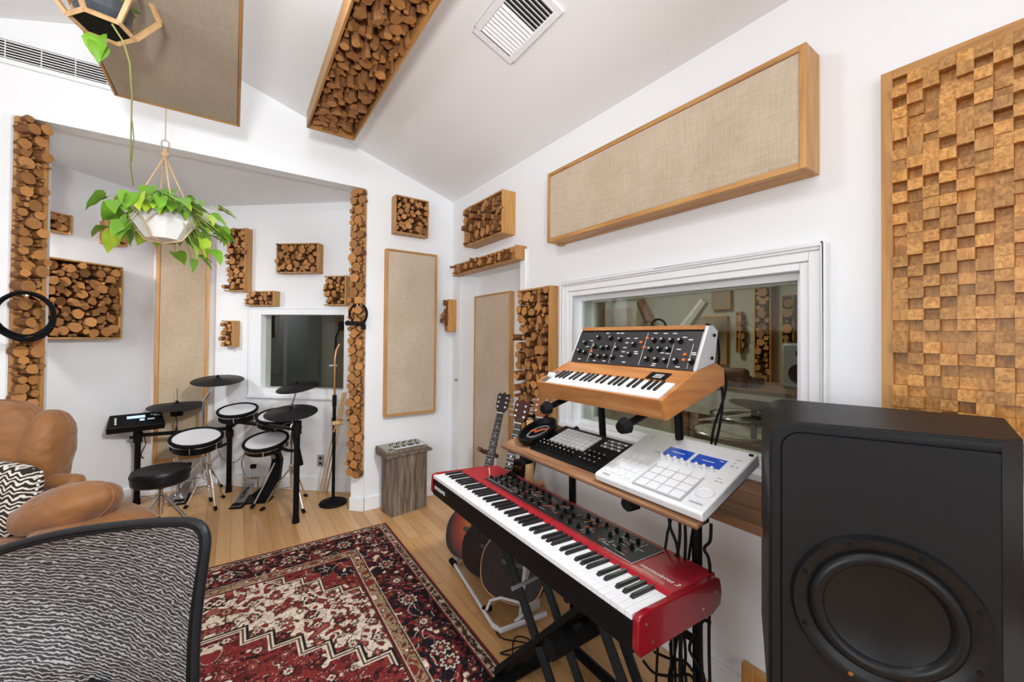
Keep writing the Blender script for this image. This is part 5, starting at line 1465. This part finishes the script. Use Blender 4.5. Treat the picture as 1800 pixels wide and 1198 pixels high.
MB().box(MW - .02, MW - .008, MD - .02, MD - .012, .036, .042).obj('power_switch', BLACKM, mp, smooth=False)

# black pad controller
PM = tilt((1.078, 1.412, .985))
pc_ = thing('pad_controller', 'black controller with rows of white pads and knobs on the walnut shelf', 'controller', M=PM)
MB().prism([(0, .003), (.01, 0), (.225, 0), (.225, .024), (.01, .020), (0, .016)], 0, .395, 'x').obj('case', BLACK, pc_, bevel=.003)
for i in range(8):
    for j in range(5):
        MB().box(.045 + i * .026, .045 + i * .026 + .022, .085 + j * .024, .105 + j * .024, .022, .029).obj('pad', PADW, pc_, smooth=False)
for i in range(9):
    for j in range(3): place(KBS if j else KB, 'knob', pc_, (.035 + i * .0255, .022 + j * .021, .021), scale=(.9, .9, .95))
for i in range(6):
    for j in range(3): MB().box(.285 + i * .017, .296 + i * .017, .15 + j * .022, .16 + j * .022, .023, .027).obj('button', PADW if (i + j) % 2 else GREYM, pc_, smooth=False)
for i in range(4):
    for j in range(3): place(KBS, 'knob', pc_, (.285 + i * .025, .035 + j * .028, .021), scale=(.8, .8, .8))
m = MB(); 
for x in (.02, .33): m.box(x, x + .04, -.001, .0, .006, .012)
m.obj('front_markings', MARK, pc_, smooth=False)
# black oval tray
ot = thing('oval_tray', 'black oval tray with red and grey bits at the left end of the walnut shelf', 'tray', M=tilt((1.035, 1.575, .985)) @ Matrix.Translation((.10, .15, .001)))
mb = MB(); mb.lathe([(0, 0), (.085, 0), (.098, .02), (.098, .034), (.09, .034), (.08, .012), (0, .010)], 36, Matrix.Rotation(R(20), 4, 'Z') @ Matrix.Diagonal((.80, 1.25, 1, 1))); mb.obj('dish', BLACK, ot)
MB().tube([(.05 * math.cos(a) * .7, .06 * math.sin(a), .018) for a in [2 * math.pi * i / 20 for i in range(20)]], .004, 6, True).obj('grey_cord', GREYM, ot)
MB().tube([(-.03, -.02, .022), (-.01, .0, .026), (.0, -.02, .024), (.02, .02, .026), (.035, .03, .022)], .004, 6).obj('red_cord', ORANGE, ot)

# ------------------------------------------------------------------ wooden synthesizer
GM = Matrix.Translation((1.10, 1.388, 1.228)) @ Matrix.Rotation(R(-90), 4, 'Z')
sy = thing('synthesizer', 'vintage wooden cased synthesizer with raised black knob panel on the top tier', 'synthesizer', M=GM)
GW = .628
side = [(.018, 0), (-.01, .065), (.178, .147), (.305, .172), (.36, .15), (.365, .092)]
for x in (0, GW - .014): MB().prism(side, x, x + .014, 'x').obj('side_board', SYNTHW, sy, bevel=.0015)
MB().prism([(.018, 0), (-.010, .065), (.000, .068), (.03, .004)], .014, GW - .014, 'x').obj('front_board', wood('synth_walnut_long', (.38, .15, .045), (.47, .20, .065), (.55, .26, .09), (4, 30, 30), .35), sy, bevel=.001)
MB().prism([(.02, .002), (.365, .092), (.36, .098), (.02, .008)], .014, GW - .014, 'x').obj('bottom_board', SYNTHW, sy)
MB().prism([(.36, .092), (.36, .15), (.35, .15), (.35, .09)], .014, GW - .014, 'x').obj('rear_board', SYNTHW, sy)
MB().prism([(.094, .106), (.180, .145), (.188, .140), (.10, .095)], .014, GW - .014, 'x').obj('name_board', bpy.data.materials['synth_walnut_long'], sy, bevel=.001)
MB().prism([(.180, .145), (.305, .170), (.305, .165), (.18, .139)], .014, GW - .014, 'x').obj('top_board', SYNTHW, sy)
ka = math.atan2(.045, .10)
kbed = MB().box(.0, GW - .03, 0, .105, -.004, -.001).obj('keybed', BLACKM, sy, smooth=False)
kbed.location = (.015, .002, .060); kbed.rotation_euler = (ka, 0, 0)
add_keys(kbed, .045, GW - .034, .0, .100, .011, 26, 3, .062, .011, .006)
lc = MB().box(.0, .043, 0, .10, 0, .010).obj('left_hand_block', STEEL, kbed, bevel=.002)
for x in (.014, .03): MB().cyl((x - .004, .055, .010), (x + .004, .055, .010), .014, n=20).obj('wheel', WHITEP, kbed)
PBv, PTv = Vector((0, .188, .147)), Vector((0, .262, .297))
pa = math.atan2(PTv.z - PBv.z, PTv.y - PBv.y)
PAN = Matrix.Translation((0, .188, .147)) @ Matrix.Rotation(pa, 4, 'X')   # panel local: X right, Y up the face, Z out
for x in (.0, GW - .012 - .0):
    MB().prism([(.178, .147), (.297, .172), (.318, .285), (.285, .305), (.257, .303)], x + (.002 if x == 0 else 0), x + .012, 'x').obj('metal_cheek', mat('silver_cheek', (.55, .56, .58), .35, metal=.55), sy, bevel=.002)
for y, z in ((.275, .19), (.29, .27)): MB().cyl((GW - .001, y, z), (GW + .004, y, z), .006, n=12).obj('screw', BLACKM, sy)
MB().prism([(.19, .146), (.262, .293), (.30, .285), (.29, .17)], .012, GW - .012, 'x').obj('panel_body', BLACKM, sy)
pn = MB().box(.013, GW - .013, 0, .150, .0, .004).obj('control_panel', mat('panel_black', (.022, .022, .024), .45), sy, smooth=False); pn.matrix_local = PAN
MB().prism([(.254, .290), (.258, .306), (.300, .300), (.300, .285)], .010, GW - .010, 'x').obj('top_rail', bpy.data.materials['synth_walnut_long'], sy, bevel=.002)
GP = GM @ PAN
def c5(x, y): return 930 + x * .20556, 540 + y * .20556
for x, y in ((485, 295), (600, 250), (705, 255), (782, 268), (435, 365), (480, 378), (568, 328), (630, 340), (678, 335), (752, 342), (545, 405), (603, 412), (658, 412), (718, 418), (900, 308), (862, 392), (1072, 272), (1145, 272), (1220, 275), (1295, 278), (1038, 350), (1117, 348), (1192, 352), (1010, 432), (1088, 438), (1168, 445), (1255, 448), (1388, 452)):
    u, v = onM(GP, *c5(x, y), .008)
    place(KBS, 'knob', pn, (u, min(max(v - .004, .01), .14), .004), (0, 0, 0), (1.15, 1.15, 1.0))
m = MB(); m2 = MB()
for x, y in ((848, 265), (838, 303), (820, 345), (808, 380), (792, 418), (915, 265), (1335, 257), (1385, 278), (1282, 360), (765, 222), (675, 222), (800, 222), (1085, 222), (1170, 224), (1250, 224), (1140, 390), (1185, 395), (430, 440), (560, 455), (640, 458), (810, 468), (1070, 482), (1060, 497), (1270, 510), (500, 335), (535, 285), (915, 380), (915, 397), (1412, 390), (1412, 405)):
    u, v = onM(GP, *c5(x, y), .004); m.box(u - .008, u + .008, v - .0016, v + .0016, .004, .006)
for x in (500, 690, 950, 1200, 1370):
    u, _ = onM(GP, *c5(x, 440), .004); m.box(u, u + .0012, .004, .10 if x != 950 else .146, .004, .0046)
u, _ = onM(GP, *c5(1440, 400), .004); m.box(u, u + .0012, .004, .146, .004, .0046)
m.obj('white_markings', MARK, pn, smooth=False)
for x, y in ((1013, 265), (988, 343), (960, 300), (535, 375), (1335, 405), (1325, 450)):
    u, v = onM(GP, *c5(x, y), .004); m2.box(u - .005, u + .005, v - .004, v + .004, .004, .009)
m2.obj('orange_switches', ORANGE, pn, smooth=False)
NB = Matrix.Translation((0, .094, .106)) @ Matrix.Rotation(math.atan2(.039, .086), 4, 'X')
lb = MB().box(.475, .555, .018, .066, .0005, .003).obj('name_plate', BLACK, sy, smooth=False); lb.matrix_local = NB
for k in range(3): MB().box(.50, .535, .028 + k * .010, .032 + k * .010, .003, .0035).obj('plate_line', MARK, lb, smooth=False)

# cables behind the synthesizer and down to the floor
def W3(x, y, X): return PX(x, y, X)
cable('black cable arching over the right rear corner of the wooden synthesizer', [W3(1238, 580, 1.42), W3(1243, 570, 1.43), W3(1258, 582, 1.46), W3(1264, 620, 1.48), W3(1262, 660, 1.48), W3(1270, 690, 1.47), W3(1268, 730, 1.45), W3(1255, 790, 1.44), (1.36, .80, .92), (1.32, .84, .5), (1.3, .9, .05)], .0045)
cable('black cable plugged into the lower right side of the wooden synthesizer', [W3(1254, 636, 1.41), W3(1268, 648, 1.46), W3(1276, 670, 1.48), W3(1272, 700, 1.48), (1.46, .80, 1.15), (1.44, .82, .98), (1.27, .86, .8), (1.25, .9, .05)], .0045)
cable('small black cable loop above the wooden synthesizer top rail', [W3(1144, 575, 1.41), W3(1148, 565, 1.43), W3(1157, 561, 1.43), W3(1167, 565, 1.43), W3(1171, 574, 1.42)], .0045)
gr = 'cables hanging below the white sampler'
for lab, pts in (('outermost left cable hanging below the white sampler', ((1175, 892), (1178, 925), (1189, 955), (1192, 985), (1184, 1010))), ('second cable hanging below the white sampler, nearly straight', ((1194, 897), (1195, 940), (1190, 975), (1178, 990))),
                 ('thick middle cable hanging below the white sampler', ((1203, 900), (1205, 950), (1203, 1000), (1200, 1060), (1195, 1198))), ('cable hanging close to the right post below the white sampler', ((1250, 920), (1248, 950), (1238, 965), (1248, 1000)))):
    cable(lab, [W3(x, y, 1.25) for x, y in pts] + [(1.30, W3(*pts[-1], 1.25).y + .03, .45), (1.28, W3(*pts[-1], 1.25).y, .008)], .005)
fl2 = (('looping cable below the right end of the red keyboard', ((1240, 1088), (1248, 1094), (1232, 1100))), ('leftmost cable dropping below the red keyboard end', ((1178, 1130), (1180, 1165), (1176, 1198))),
       ('slanting cable crossing under the red keyboard end', ((1222, 1110), (1212, 1140), (1228, 1170), (1238, 1198))), ('thick cable bundle under the red keyboard end', ((1203, 1120), (1205, 1150), (1203, 1180), (1206, 1198))),
       ('cable drooping from left to right under the red keyboard', ((1150, 1145), (1180, 1158), (1200, 1160), (1215, 1175), (1222, 1198))), ('low cable running left to right near the floor', ((1130, 1160), (1150, 1182), (1180, 1188), (1220, 1195))))
for lab, pts in fl2:
    e_ = W3(*pts[-1], 1.29); cable(lab, [W3(x, y, 1.29) for x, y in pts] + [(1.27, e_.y - .02, max(e_.z - .2, .03)), (1.24, e_.y - .05, .008)], .005)
cable('thin black cable lying in loops on the floor by the guitar rack', [FL(872, 1110, .006), FL(885, 1122, .006), FL(925, 1130, .006), FL(900, 1140, .006), FL(880, 1148, .006), FL(925, 1150, .006), FL(932, 1125, .006), FL(905, 1120, .006), FL(900, 1160, .012)], .003)

# ------------------------------------------------------------------ guitars and their rack
def guitar(label, base, head, body, fretcol, headcol, nrm, w=.37, bind=None):
    up = (Vector(head) - Vector(base)); L_ = up.length; up.normalize()
    n = Vector(nrm); n = (n - up * n.dot(up)).normalized(); x = n.cross(up) * -1        # x to the right seen from the front
    y = -n
    x = y.cross(up)
    M = Matrix.Translation(base) @ Matrix((x, y, up)).transposed().to_4x4()
    g_ = thing('acoustic_guitar', label, 'guitar', M=M)
    s_ = L_ / 1.0; P = []
    half = [(0, 0), (.5, .01), (.85, .05), (1.0, .13), (.96, .20), (.72, .275), (.62, .31), (.66, .35), (.75, .40), (.74, .45), (.55, .495), (.2, .51)]
    H = [(a * w / 2, b * s_) for a, b in half]
    pts = H + [(-a, b) for a, b in H[::-1]][:-1]
    # smooth the outline
    P3 = [Vector((a, 0, b)) for a, b in pts]; out = []
    nP = len(P3)
    for i in range(nP):
        p0, p1, p2, p3 = P3[i - 1], P3[i], P3[(i + 1) % nP], P3[(i + 2) % nP]
        for k in range(4):
            t_ = k / 4; q = .5 * ((2 * p1) + (p2 - p0) * t_ + (2 * p0 - 5 * p1 + 4 * p2 - p3) * t_ ** 2 + (3 * p1 - p0 - 3 * p2 + p3) * t_ ** 3); out.append((q.x, q.z))
    MB().prism(out, .004, .10, 'y').obj('body', GUITB, g_)
    MB().prism(out, .0, .004, 'y').obj('soundboard', body, g_)
    MB().tube([(a, .001, b) for a, b in out], .0035, 6, True).obj('binding', bind or EBONY, g_)
    MB().lathe([(.048 * s_, -.0015), (.052 * s_, -.0015), (.052 * s_, .001), (.0, .0005), (0, -.0005), (.048 * s_, -.0005)], 28, Matrix.Translation((0, 0, .36 * s_)) @ Matrix.Rotation(R(90), 4, 'X')).obj('sound_hole', BLACKM, g_)
    MB().box(-.07, .07, -.008, 0, .15 * s_, .172 * s_).obj('bridge', EBONY, g_, bevel=.002)
    nt_, nb_ = .885 * s_, .50 * s_
    MB().loft([[(-.022, -.002, nt_), (.022, -.002, nt_), (.018, .018, nt_), (-.018, .018, nt_)], [(-.028, -.002, nb_), (.028, -.002, nb_), (.024, .025, nb_), (-.024, .025, nb_)]]).obj('neck', GUITB, g_)
    fb = MB().loft([[(-.022, -.008, nt_), (.022, -.008, nt_), (.022, -.002, nt_), (-.022, -.002, nt_)], [(-.028, -.008, .42 * s_), (.028, -.008, .42 * s_), (.028, -.002, .42 * s_), (-.028, -.002, .42 * s_)]]).obj('fretboard', fretcol, g_)
    m = MB()
    for i in range(1, 17):
        z = nt_ - .64 * s_ * (1 - 2 ** (-i / 12)); ww = .022 + .006 * (nt_ - z) / .46
        m.box(-ww, ww, -.0095, -.008, z - .001, z + .001)
        if i in (3, 5, 7, 9, 12): m.box(-.006, .006, -.009, -.008, z + .008, z + .018)
    m.obj('frets', FRETM, fb, smooth=False)
    MB().box(-.023, .023, -.011, .0, nt_, nt_ + .005).obj('nut', MARK, g_, smooth=False)
    hp = [(-.022, nt_ + .005), (.022, nt_ + .005), (.044, nt_ + .04), (.050, nt_ + .12), (.042, nt_ + .148), (.018, nt_ + .140), (.0, nt_ + .156), (-.018, nt_ + .140), (-.042, nt_ + .148), (-.050, nt_ + .12), (-.044, nt_ + .04)]
    MB().prism(hp, -.004, .012, 'y').obj('headstock', headcol, g_, bevel=.002)
    for sx in (-1, 1):
        for k in range(3):
            z = nt_ + .045 + k * .034
            q = MB().cyl((sx * .029, -.004, z), (sx * .029, -.012, z), .0075, n=10).obj('tuning_machine', CHROME, g_)
            MB().cyl((sx * .046, .014, z), (sx * .064, .014, z), .003, n=6).obj('shaft', FRETM, q); MB().ell((sx * .07, .014, z), .007, .004, .009, n=10, k=6).obj('peg', GREYM, q)
    m = MB()
    for i in range(6):
        a = -.018 + i * .0072; m.cyl((a * 1.4, -.012, .16 * s_), (a, -.0105, nt_ + .004), .0006, n=4)
    m.obj('strings', FRETM, g_)
    return g_
NV = (-.78, -.55, .35)
hd = mat('headstock_black', (.012, .010, .010), .15)
hr = mat('headstock_red_brown', (.05, .011, .006), .22, spec=.3)
h1, h2, h3 = FL(886, 697, 1.055), FL(918, 712, 1.05), FL(958, 700, 1.09)
guitar('sunburst acoustic guitar with black headstock, leftmost in the rack', FL(820, 985, .085), h1, BURST, EBONY, hd, NV)
guitar('dark brown acoustic guitar with red brown headstock, middle of the rack', FL(852, 1018, .085), h2, GUITB, EBONY, hr, NV)
guitar('dark acoustic guitar with orange binding, nearest the keyboard stand', FL(890, 1058, .085), (1.62, 1.99, 1.10), GUITB, EBONY, mat('headstock_orange', (.22, .08, .022), .25, spec=.3), NV, bind=BIND)
ro = FL(862, 1090)
t = thing('guitar_rack', 'pale grey floor rack holding the three acoustic guitars', 'guitar stand', ro)
def rr2(x, y, z): return FL(x, y, z) - ro
rackm = mat('pale_grey_rack', (.62, .625, .64), .4)
MB().tube([rr2(797, 988, .03), rr2(866, 1098, .03)], .010).obj('front_rail', rackm, t)
MB().tube([rr2(866, 1098, .03), rr2(880, 1108, .03), rr2(960, 1078, .03)], .013).obj('end_rail', rackm, t)
MB().tube([rr2(855, 1072, .05), rr2(862, 1055, .08), rr2(880, 1050, .1), rr2(918, 1060, .1), rr2(922, 1078, .06), rr2(905, 1092, .03)], .008).obj('cradle_hoop', rackm, t)
MB().prism([(0, 0), (.16, 0), (.11, .36), (.05, .36)], 0, .02, 'y', Matrix.Translation(rr2(915, 1092, .0)) @ Matrix.Rotation(R(10), 4, 'Z')).obj('end_panel', rackm, t, bevel=.003)
MB().tube([rr2(850, 1070, .03), rr2(862, 1068, .05)], .016).obj('rubber_foot', RUBBER, t); MB().tube([rr2(793, 984, .03), rr2(800, 992, .03)], .018).obj('rubber_foot', RUBBER, t)
MB().tube([rr2(797, 988, .03), rr2(860, 940, .03)], .012).obj('end_rail', rackm, t)
# padded neck rest behind the guitars
nr = AT(868, 792, 2.95)
t = thing('neck_rest', 'brown padded neck bar of the guitar rack behind the black guitar neck', 'guitar stand', nr)
P = [AT(842, 788, 2.80), AT(850, 793, 2.86), AT(868, 797, 2.93), AT(874, 802, 2.95)]
MB().tube([p - nr for p in P], .016).obj('padded_bar', BROWNC, t)
MB().cyl(AT(872, 800, 2.95) - nr, Vector((0, 0, -nr.z + .0)) + (AT(872, 800, 2.95) - nr) * Vector((1, 1, 0)), .012).obj('post', rackm, t)
# small dark box with pale letters and a wooden floor stand between guitars and shelf
bx = AT(908, 822, 2.55); 
t = thing('instrument_case', 'dark brown case with pale lettering peeking out behind the red keyboard', 'case', M=Matrix.Translation((bx.x, bx.y, 0)) @ Matrix.Rotation(R(-38), 4, 'Z'))
MB().box(-.06, .06, 0, .05, 0.0, bx.z + .045).obj('shell', GUITB, t, bevel=.006)
text('lettering', 'YTV', .035, BIND, t, Matrix.Translation((-.0, -.001, bx.z + .0)) @ Matrix.Rotation(R(90), 4, 'X'))
ws = AT(931, 830, 2.35); ws0 = Vector((ws.x, ws.y, 0))
t = thing('wooden_stand', 'light wooden post with curved foot seen under the left end of the walnut shelf', 'stand', ws0)
MB().cyl((0, 0, .62), tuple(AT(931, 775, 2.35) - ws0 + Vector((0, 0, .12))), .026, .02).obj('post', LITE, t); MB().cyl((0, 0, .0), (0, 0, .62), .02).obj('lower_post', LITE, t)
MB().tube([(-.02, 0, .60), (.03, 0, .63), (.09, 0, .62), (.12, 0, .56)], .018).obj('curved_foot', LITE, t)
# framed opening at the foot of the right wall
t = thing('wooden_vent_cover', 'small moulded wooden vent cover low on the wall beside the big loudspeaker', 'vent', M=wmat('right', -.60, .0))
for q in (-.22, .17): MB().box(q, q + .05, -.03, -.002, 0.016, .175).obj('upright', PINE, t, bevel=.003)
MB().box(-.17, .17, -.03, -.002, .125, .175).obj('cross_rail', PINEH, t, bevel=.003); MB().box(-.17, .17, -.012, -.002, .016, .125).obj('dark_mesh', BROWNC, t, smooth=False)

# ------------------------------------------------------------------ the dim live room behind both windows
WX = XR + T
m = MB(); m.box(4.6, 4.7, -1.2, 6.3, 0, 2.75); st('wall_live_far', m, OLIVE, smooth=False)
m = MB(); m.box(-.75, 4.6, 6.2, 6.3, 0, 2.75); st('wall_live_rear', m, OLIVE, smooth=False)
m = MB(); m.box(WX, 4.6, -1.3, -1.2, 0, 2.75); st('wall_live_side', m, OLIVE, smooth=False)
m = MB(); m.box(-.85, -.75, 5.12, 6.3, 0, 2.75); st('wall_live_end', m, OLIVE, smooth=False)
st('ceiling_live_room', MB().prism([(WX, -1.3), (4.7, -1.3), (4.7, 6.3), (-.85, 6.3), (-.85, 5.12), (-.1, 5.12), (1.0, 4.12), (1.0, 3.67), (WX, 3.67)], 2.75, 2.83, 'z'), OLIVE, smooth=False)
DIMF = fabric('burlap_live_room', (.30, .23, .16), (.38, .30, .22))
for v in ((1.0, 3.7), (WX + .001, 3.7)): pass

def wallbox(label, y, z0, z1, w, kind='fabric', x=4.6, seed=1):
    M = Matrix.Translation((x, y, (z0 + z1) / 2)) @ Matrix.Rotation(R(-90), 4, 'Z')
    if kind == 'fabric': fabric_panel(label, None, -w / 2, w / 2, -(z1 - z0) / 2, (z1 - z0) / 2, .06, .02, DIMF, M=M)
    else: log_panel(label, None, -w / 2, w / 2, -(z1 - z0) / 2, (z1 - z0) / 2, .09, 60, seed=seed, M=M, rr=(.02, .05))
def far(px, py): return PX(px, py, 4.6)
a, b = far(1255, 505), far(1288, 535); wallbox('square fabric panel high on the far live room wall', (a.y + b.y) / 2, b.z - .05, a.z + .05, abs(a.y - b.y))
a, b = far(1222, 557), far(1282, 640); wallbox('low wide fabric panel on the far live room wall', (a.y + b.y) / 2, b.z, a.z, abs(a.y - b.y))
a, b = far(1062, 545), far(1112, 600); wallbox('dark fabric panel at the left of the far live room wall', (a.y + b.y) / 2, b.z, a.z, abs(a.y - b.y))
a, b = far(1300, 548), far(1308, 620); wallbox('narrow log panel on the far live room wall', (a.y + b.y) / 2, b.z, a.z, abs(a.y - b.y), 'log', seed=31)
a, b = far(1332, 500), far(1362, 640); wallbox('tall slatted wooden panel at the right of the far live room wall', (a.y + b.y) / 2, b.z - .2, a.z, abs(a.y - b.y), 'log', seed=32)
a, b = far(1380, 520), far(1402, 640); wallbox('tall log panel at the right end of the far live room wall', (a.y + b.y) / 2, b.z - .2, a.z, abs(a.y - b.y), 'log', seed=33)
# log props: branching tree trunk ornament seen through the glass
tr = PX(1178, 700, 4.2); tr.z = 0
t = thing('tree_trunk', 'pale branching tree trunk standing in the dim live room', 'tree trunk', tr)
MB().tube([(0, 0, 0), (0, .02, .7), (0.0, -.02, 1.25)], [.13, .11, .10]).obj('trunk', OLIVE, t)
MB().tube([(0, 0, 1.2), (0, .20, 1.55), (0, .42, 1.95)], [.09, .075, .06]).obj('branch', BROWNC, t); MB().tube([(0, 0, 1.2), (0, -.18, 1.6), (0, -.42, 1.9)], [.085, .07, .05]).obj('branch', OLIVE, t)
# desk with mixer
TZ = .36                                # the table is a high one
dk = PX(1325, 680, 3.6)
t = thing('mixing_desk_table', 'cream fronted wooden table behind the control room glass', 'table', (3.6, dk.y, 0))
MB().box(-.3, .45, -.50, .48, .70 + TZ, .735 + TZ).obj('table_top', SHELFW, t, bevel=.004)
MB().box(-.28, -.26, -.48, .46, .48 + TZ, .70 + TZ).obj('front_panel', POT, t, bevel=.003)
for a in (-.27, .40):
    for b in (-.39, .43): MB().box(a, a + .04, b, b + .04, 0, .70 + TZ).obj('leg', SHELFW, t, bevel=.003)
t = thing('audio_mixer', 'black audio mixer with blue lit display on the live room table', 'mixer', (3.55, dk.y + .12, .737 + TZ))
MB().box(-.12, .16, -.16, .16, 0, .06).obj('case', BLACK, t, bevel=.006); MB().box(-.124, -.118, -.10, .12, .03, .05).obj('display', BLUEL, t, smooth=False)
for i in range(6): place(KBS, 'knob', t, (0, -.12 + i * .045, .06), scale=(1.4, 1.4, 1.2))
t = thing('studio_monitor', 'pale grey studio monitor standing at the right of the live room', 'speaker', (3.75, dk.y - .32, .737 + TZ))
MB().box(-.11, .13, -.13, .13, 0, .36).obj('cabinet', GREYP, t, bevel=.02); MB().lathe([(0, 0), (.05, 0), (.075, .012), (.08, .0), (.08, -.01), (0, -.01)], 24, Matrix.Translation((-.112, 0, .12)) @ Matrix.Rotation(R(-90), 4, 'Y')).obj('cone', GREYD, t)
MB().lathe([(0, 0), (.02, .004), (.03, 0), (.03, -.008), (0, -.008)], 20, Matrix.Translation((-.112, 0, .28)) @ Matrix.Rotation(R(-90), 4, 'Y')).obj('tweeter', GREYD, t)
# chair
cc = PX(1262, 700, 3.75)
t = thing('desk_chair', 'brown upholstered chair beside the table in the live room', 'chair', (3.2, PX(1272, 700, 3.2).y + .1, 0)); t.scale = (1, 1, 1.25)
MB().box(-.22, .22, -.22, .22, .42, .50).obj('seat', BROWNC, t, bevel=.03); MB().box(.14, .22, -.21, .21, .52, 1.0).obj('backrest', BROWNC, t, bevel=.035)
MB().cyl((0, 0, .08), (0, 0, .43), .025).obj('column', BLACK, t)
for k in range(5): MB().tube([(0, 0, .1), (.26 * math.cos(R(72 * k)), .26 * math.sin(R(72 * k)), .03)], .018).obj('base_arm', BLACK, t)
# acoustic drums low behind the glass
def live_drum(label, x, y, z, r, h, name='drum', m=BROWNC):
    t = thing(name, label, 'drum', (x, y, z))
    MB().lathe([(0, 0), (r, 0), (r, h), (0, h)], 32).obj('shell', m, t); MB().lathe([(0, h), (r * .95, h + .001), (r * .95, h + .004), (0, h + .004)], 32).obj('drum_head', OLIVE, t)
    for z_ in (0, h): MB().tube([(r * 1.02 * math.cos(2 * math.pi * i / 32), r * 1.02 * math.sin(2 * math.pi * i / 32), z_) for i in range(32)], .007, 6, True).obj('hoop', CHROME, t)
    for k in range(3):
        a = R(120 * k + 30); MB().cyl((r * 1.05 * math.cos(a), r * 1.05 * math.sin(a), h * .6), (r * 1.15 * math.cos(a), r * 1.15 * math.sin(a), -z), .008).obj('leg', CHROME, t)
d1 = PX(1290, 770, 2.3); live_drum('cream headed floor tom behind the control room glass', 2.28, d1.y, d1.z - .26, .2, .30)
d2 = PX(1405, 770, 2.32); live_drum('dark floor tom at the right behind the control room glass', 2.32, d2.y - .05, d2.z - .26, .2, .30)
d3 = PX(1322, 742, 2.75); live_drum('black rack drum in the middle behind the control room glass', 2.75, d3.y, d3.z - .2, .24, .24, m=BLACK)
def live_cym(label, px_, py_, X, r, tx):
    c = PX(px_, py_, X)
    t = thing('live_cymbal', label, 'cymbal', M=Matrix.Translation(c) @ Matrix.Rotation(R(tx), 4, 'Y'))
    MB().lathe([(0, .02), (r * .15, .015), (r * .2, .006), (r, -.01), (r * .2, 0), (0, .012)], 32).obj('bow', mat('bronze', (.10, .08, .05), .3, metal=.7), t)
    t = thing('cymbal_stand', label.replace('cymbal', 'cymbal stand'), 'cymbal stand', (c.x, c.y, 0))
    MB().cyl((0, 0, .02), (0, 0, c.z), .011).obj('upright', BLACK, t)
    for k in range(3):
        a = R(120 * k); MB().tube([(0, 0, .35), (.15 * math.cos(a), .15 * math.sin(a), .02)], .008).obj('tripod_leg', CHROME, t)
live_cym('dark bronze cymbal tilted at the right behind the control room glass', 1355, 715, 2.6, .22, 18)
live_cym('dark bronze cymbal left of centre behind the control room glass', 1308, 735, 2.6, .19, -10)
t = thing('boom_stand', 'black boom stand standing close behind the control room glass', 'microphone stand', (PX(1325, 760, 2.2).x, PX(1325, 760, 2.2).y, 0))
MB().cyl((0, 0, .02), (0, 0, 1.12), .014).obj('upright', BLACK, t); MB().tube([(0, 0, 1.1), (.1, .35, 1.0)], .008).obj('boom_arm', CHROME, t); MB().lathe([(0, 0), (.13, 0), (.13, .015), (0, .03)], 24).obj('round_base', BLACK, t)
# seen through the alcove window
def AW(x, y, dd):
    p, an = WF['aright']; n = Vector((-math.sin(an), math.cos(an), 0)); return hit(x, y, p + n * dd, n)
c = AW(590, 600, .9)
t = thing('boom_stand', 'black microphone on a boom stand seen through the right side of the alcove window', 'microphone stand', (c.x, c.y, 0))
MB().cyl((0, 0, 0.02), (0, 0, c.z + .05), .012).obj('upright', BLACK, t); MB().lathe([(0, 0), (.13, 0), (.13, .015), (0, .03)], 24).obj('round_base', BLACK, t)
q_ = AW(600, 572, .9) - c
MB().tube([(0, 0, c.z + .05), Vector((0, 0, c.z)) + q_], .01).obj('boom_arm', BLACK, t); MB().cyl(Vector((0, 0, c.z)) + q_ + Vector((0, 0, .05)), Vector((0, 0, c.z)) + q_ + Vector((0, 0, -.06)), .035).obj('microphone', BLACK, t)
for lab, x0, x1, w_ in (('dark acoustic gobo behind the middle of the alcove window', 505, 560, .6), ('olive acoustic gobo behind the left of the alcove window', 468, 492, .3)):
    a, b = AW(x0, 560, .75), AW(x1, 560, .75)
    c = (a + b) / 2; d = (b - a).length
    t = thing('acoustic_gobo', lab, 'acoustic screen', M=Matrix.Translation((c.x, c.y, 0)) @ Matrix.Rotation(WF['aright'][1], 4, 'Z'))
    MB().box(-d / 2, d / 2, 0, .07, .04, 1.9).obj('screen', mat('dark_green_felt', (.045, .05, .035), .9), t, bevel=.005)
    for s_ in (-1, 1): MB().box(s_ * d * .4 - .02, s_ * d * .4 + .02, -.18, .24, 0, .04).obj('foot', BLACKM, t, bevel=.004)
for s_, lab in (((3.2, 2.6, 2.615), 'round ceiling lamp of the live room'),):
    l = thing('ceiling_lamp', lab, 'ceiling light', s_)
    r = .27 if s_[0] > 0 else .17
    MB().lathe([(0, 0), (r, 0), (r + .01, .02), (r + .01, AZ - s_[2] - .002 if s_[0] < 0 else 2.75 - s_[2] - .001), (0, AZ - s_[2] - .002 if s_[0] < 0 else 2.75 - s_[2] - .001)]).obj('housing', TRIM, l)
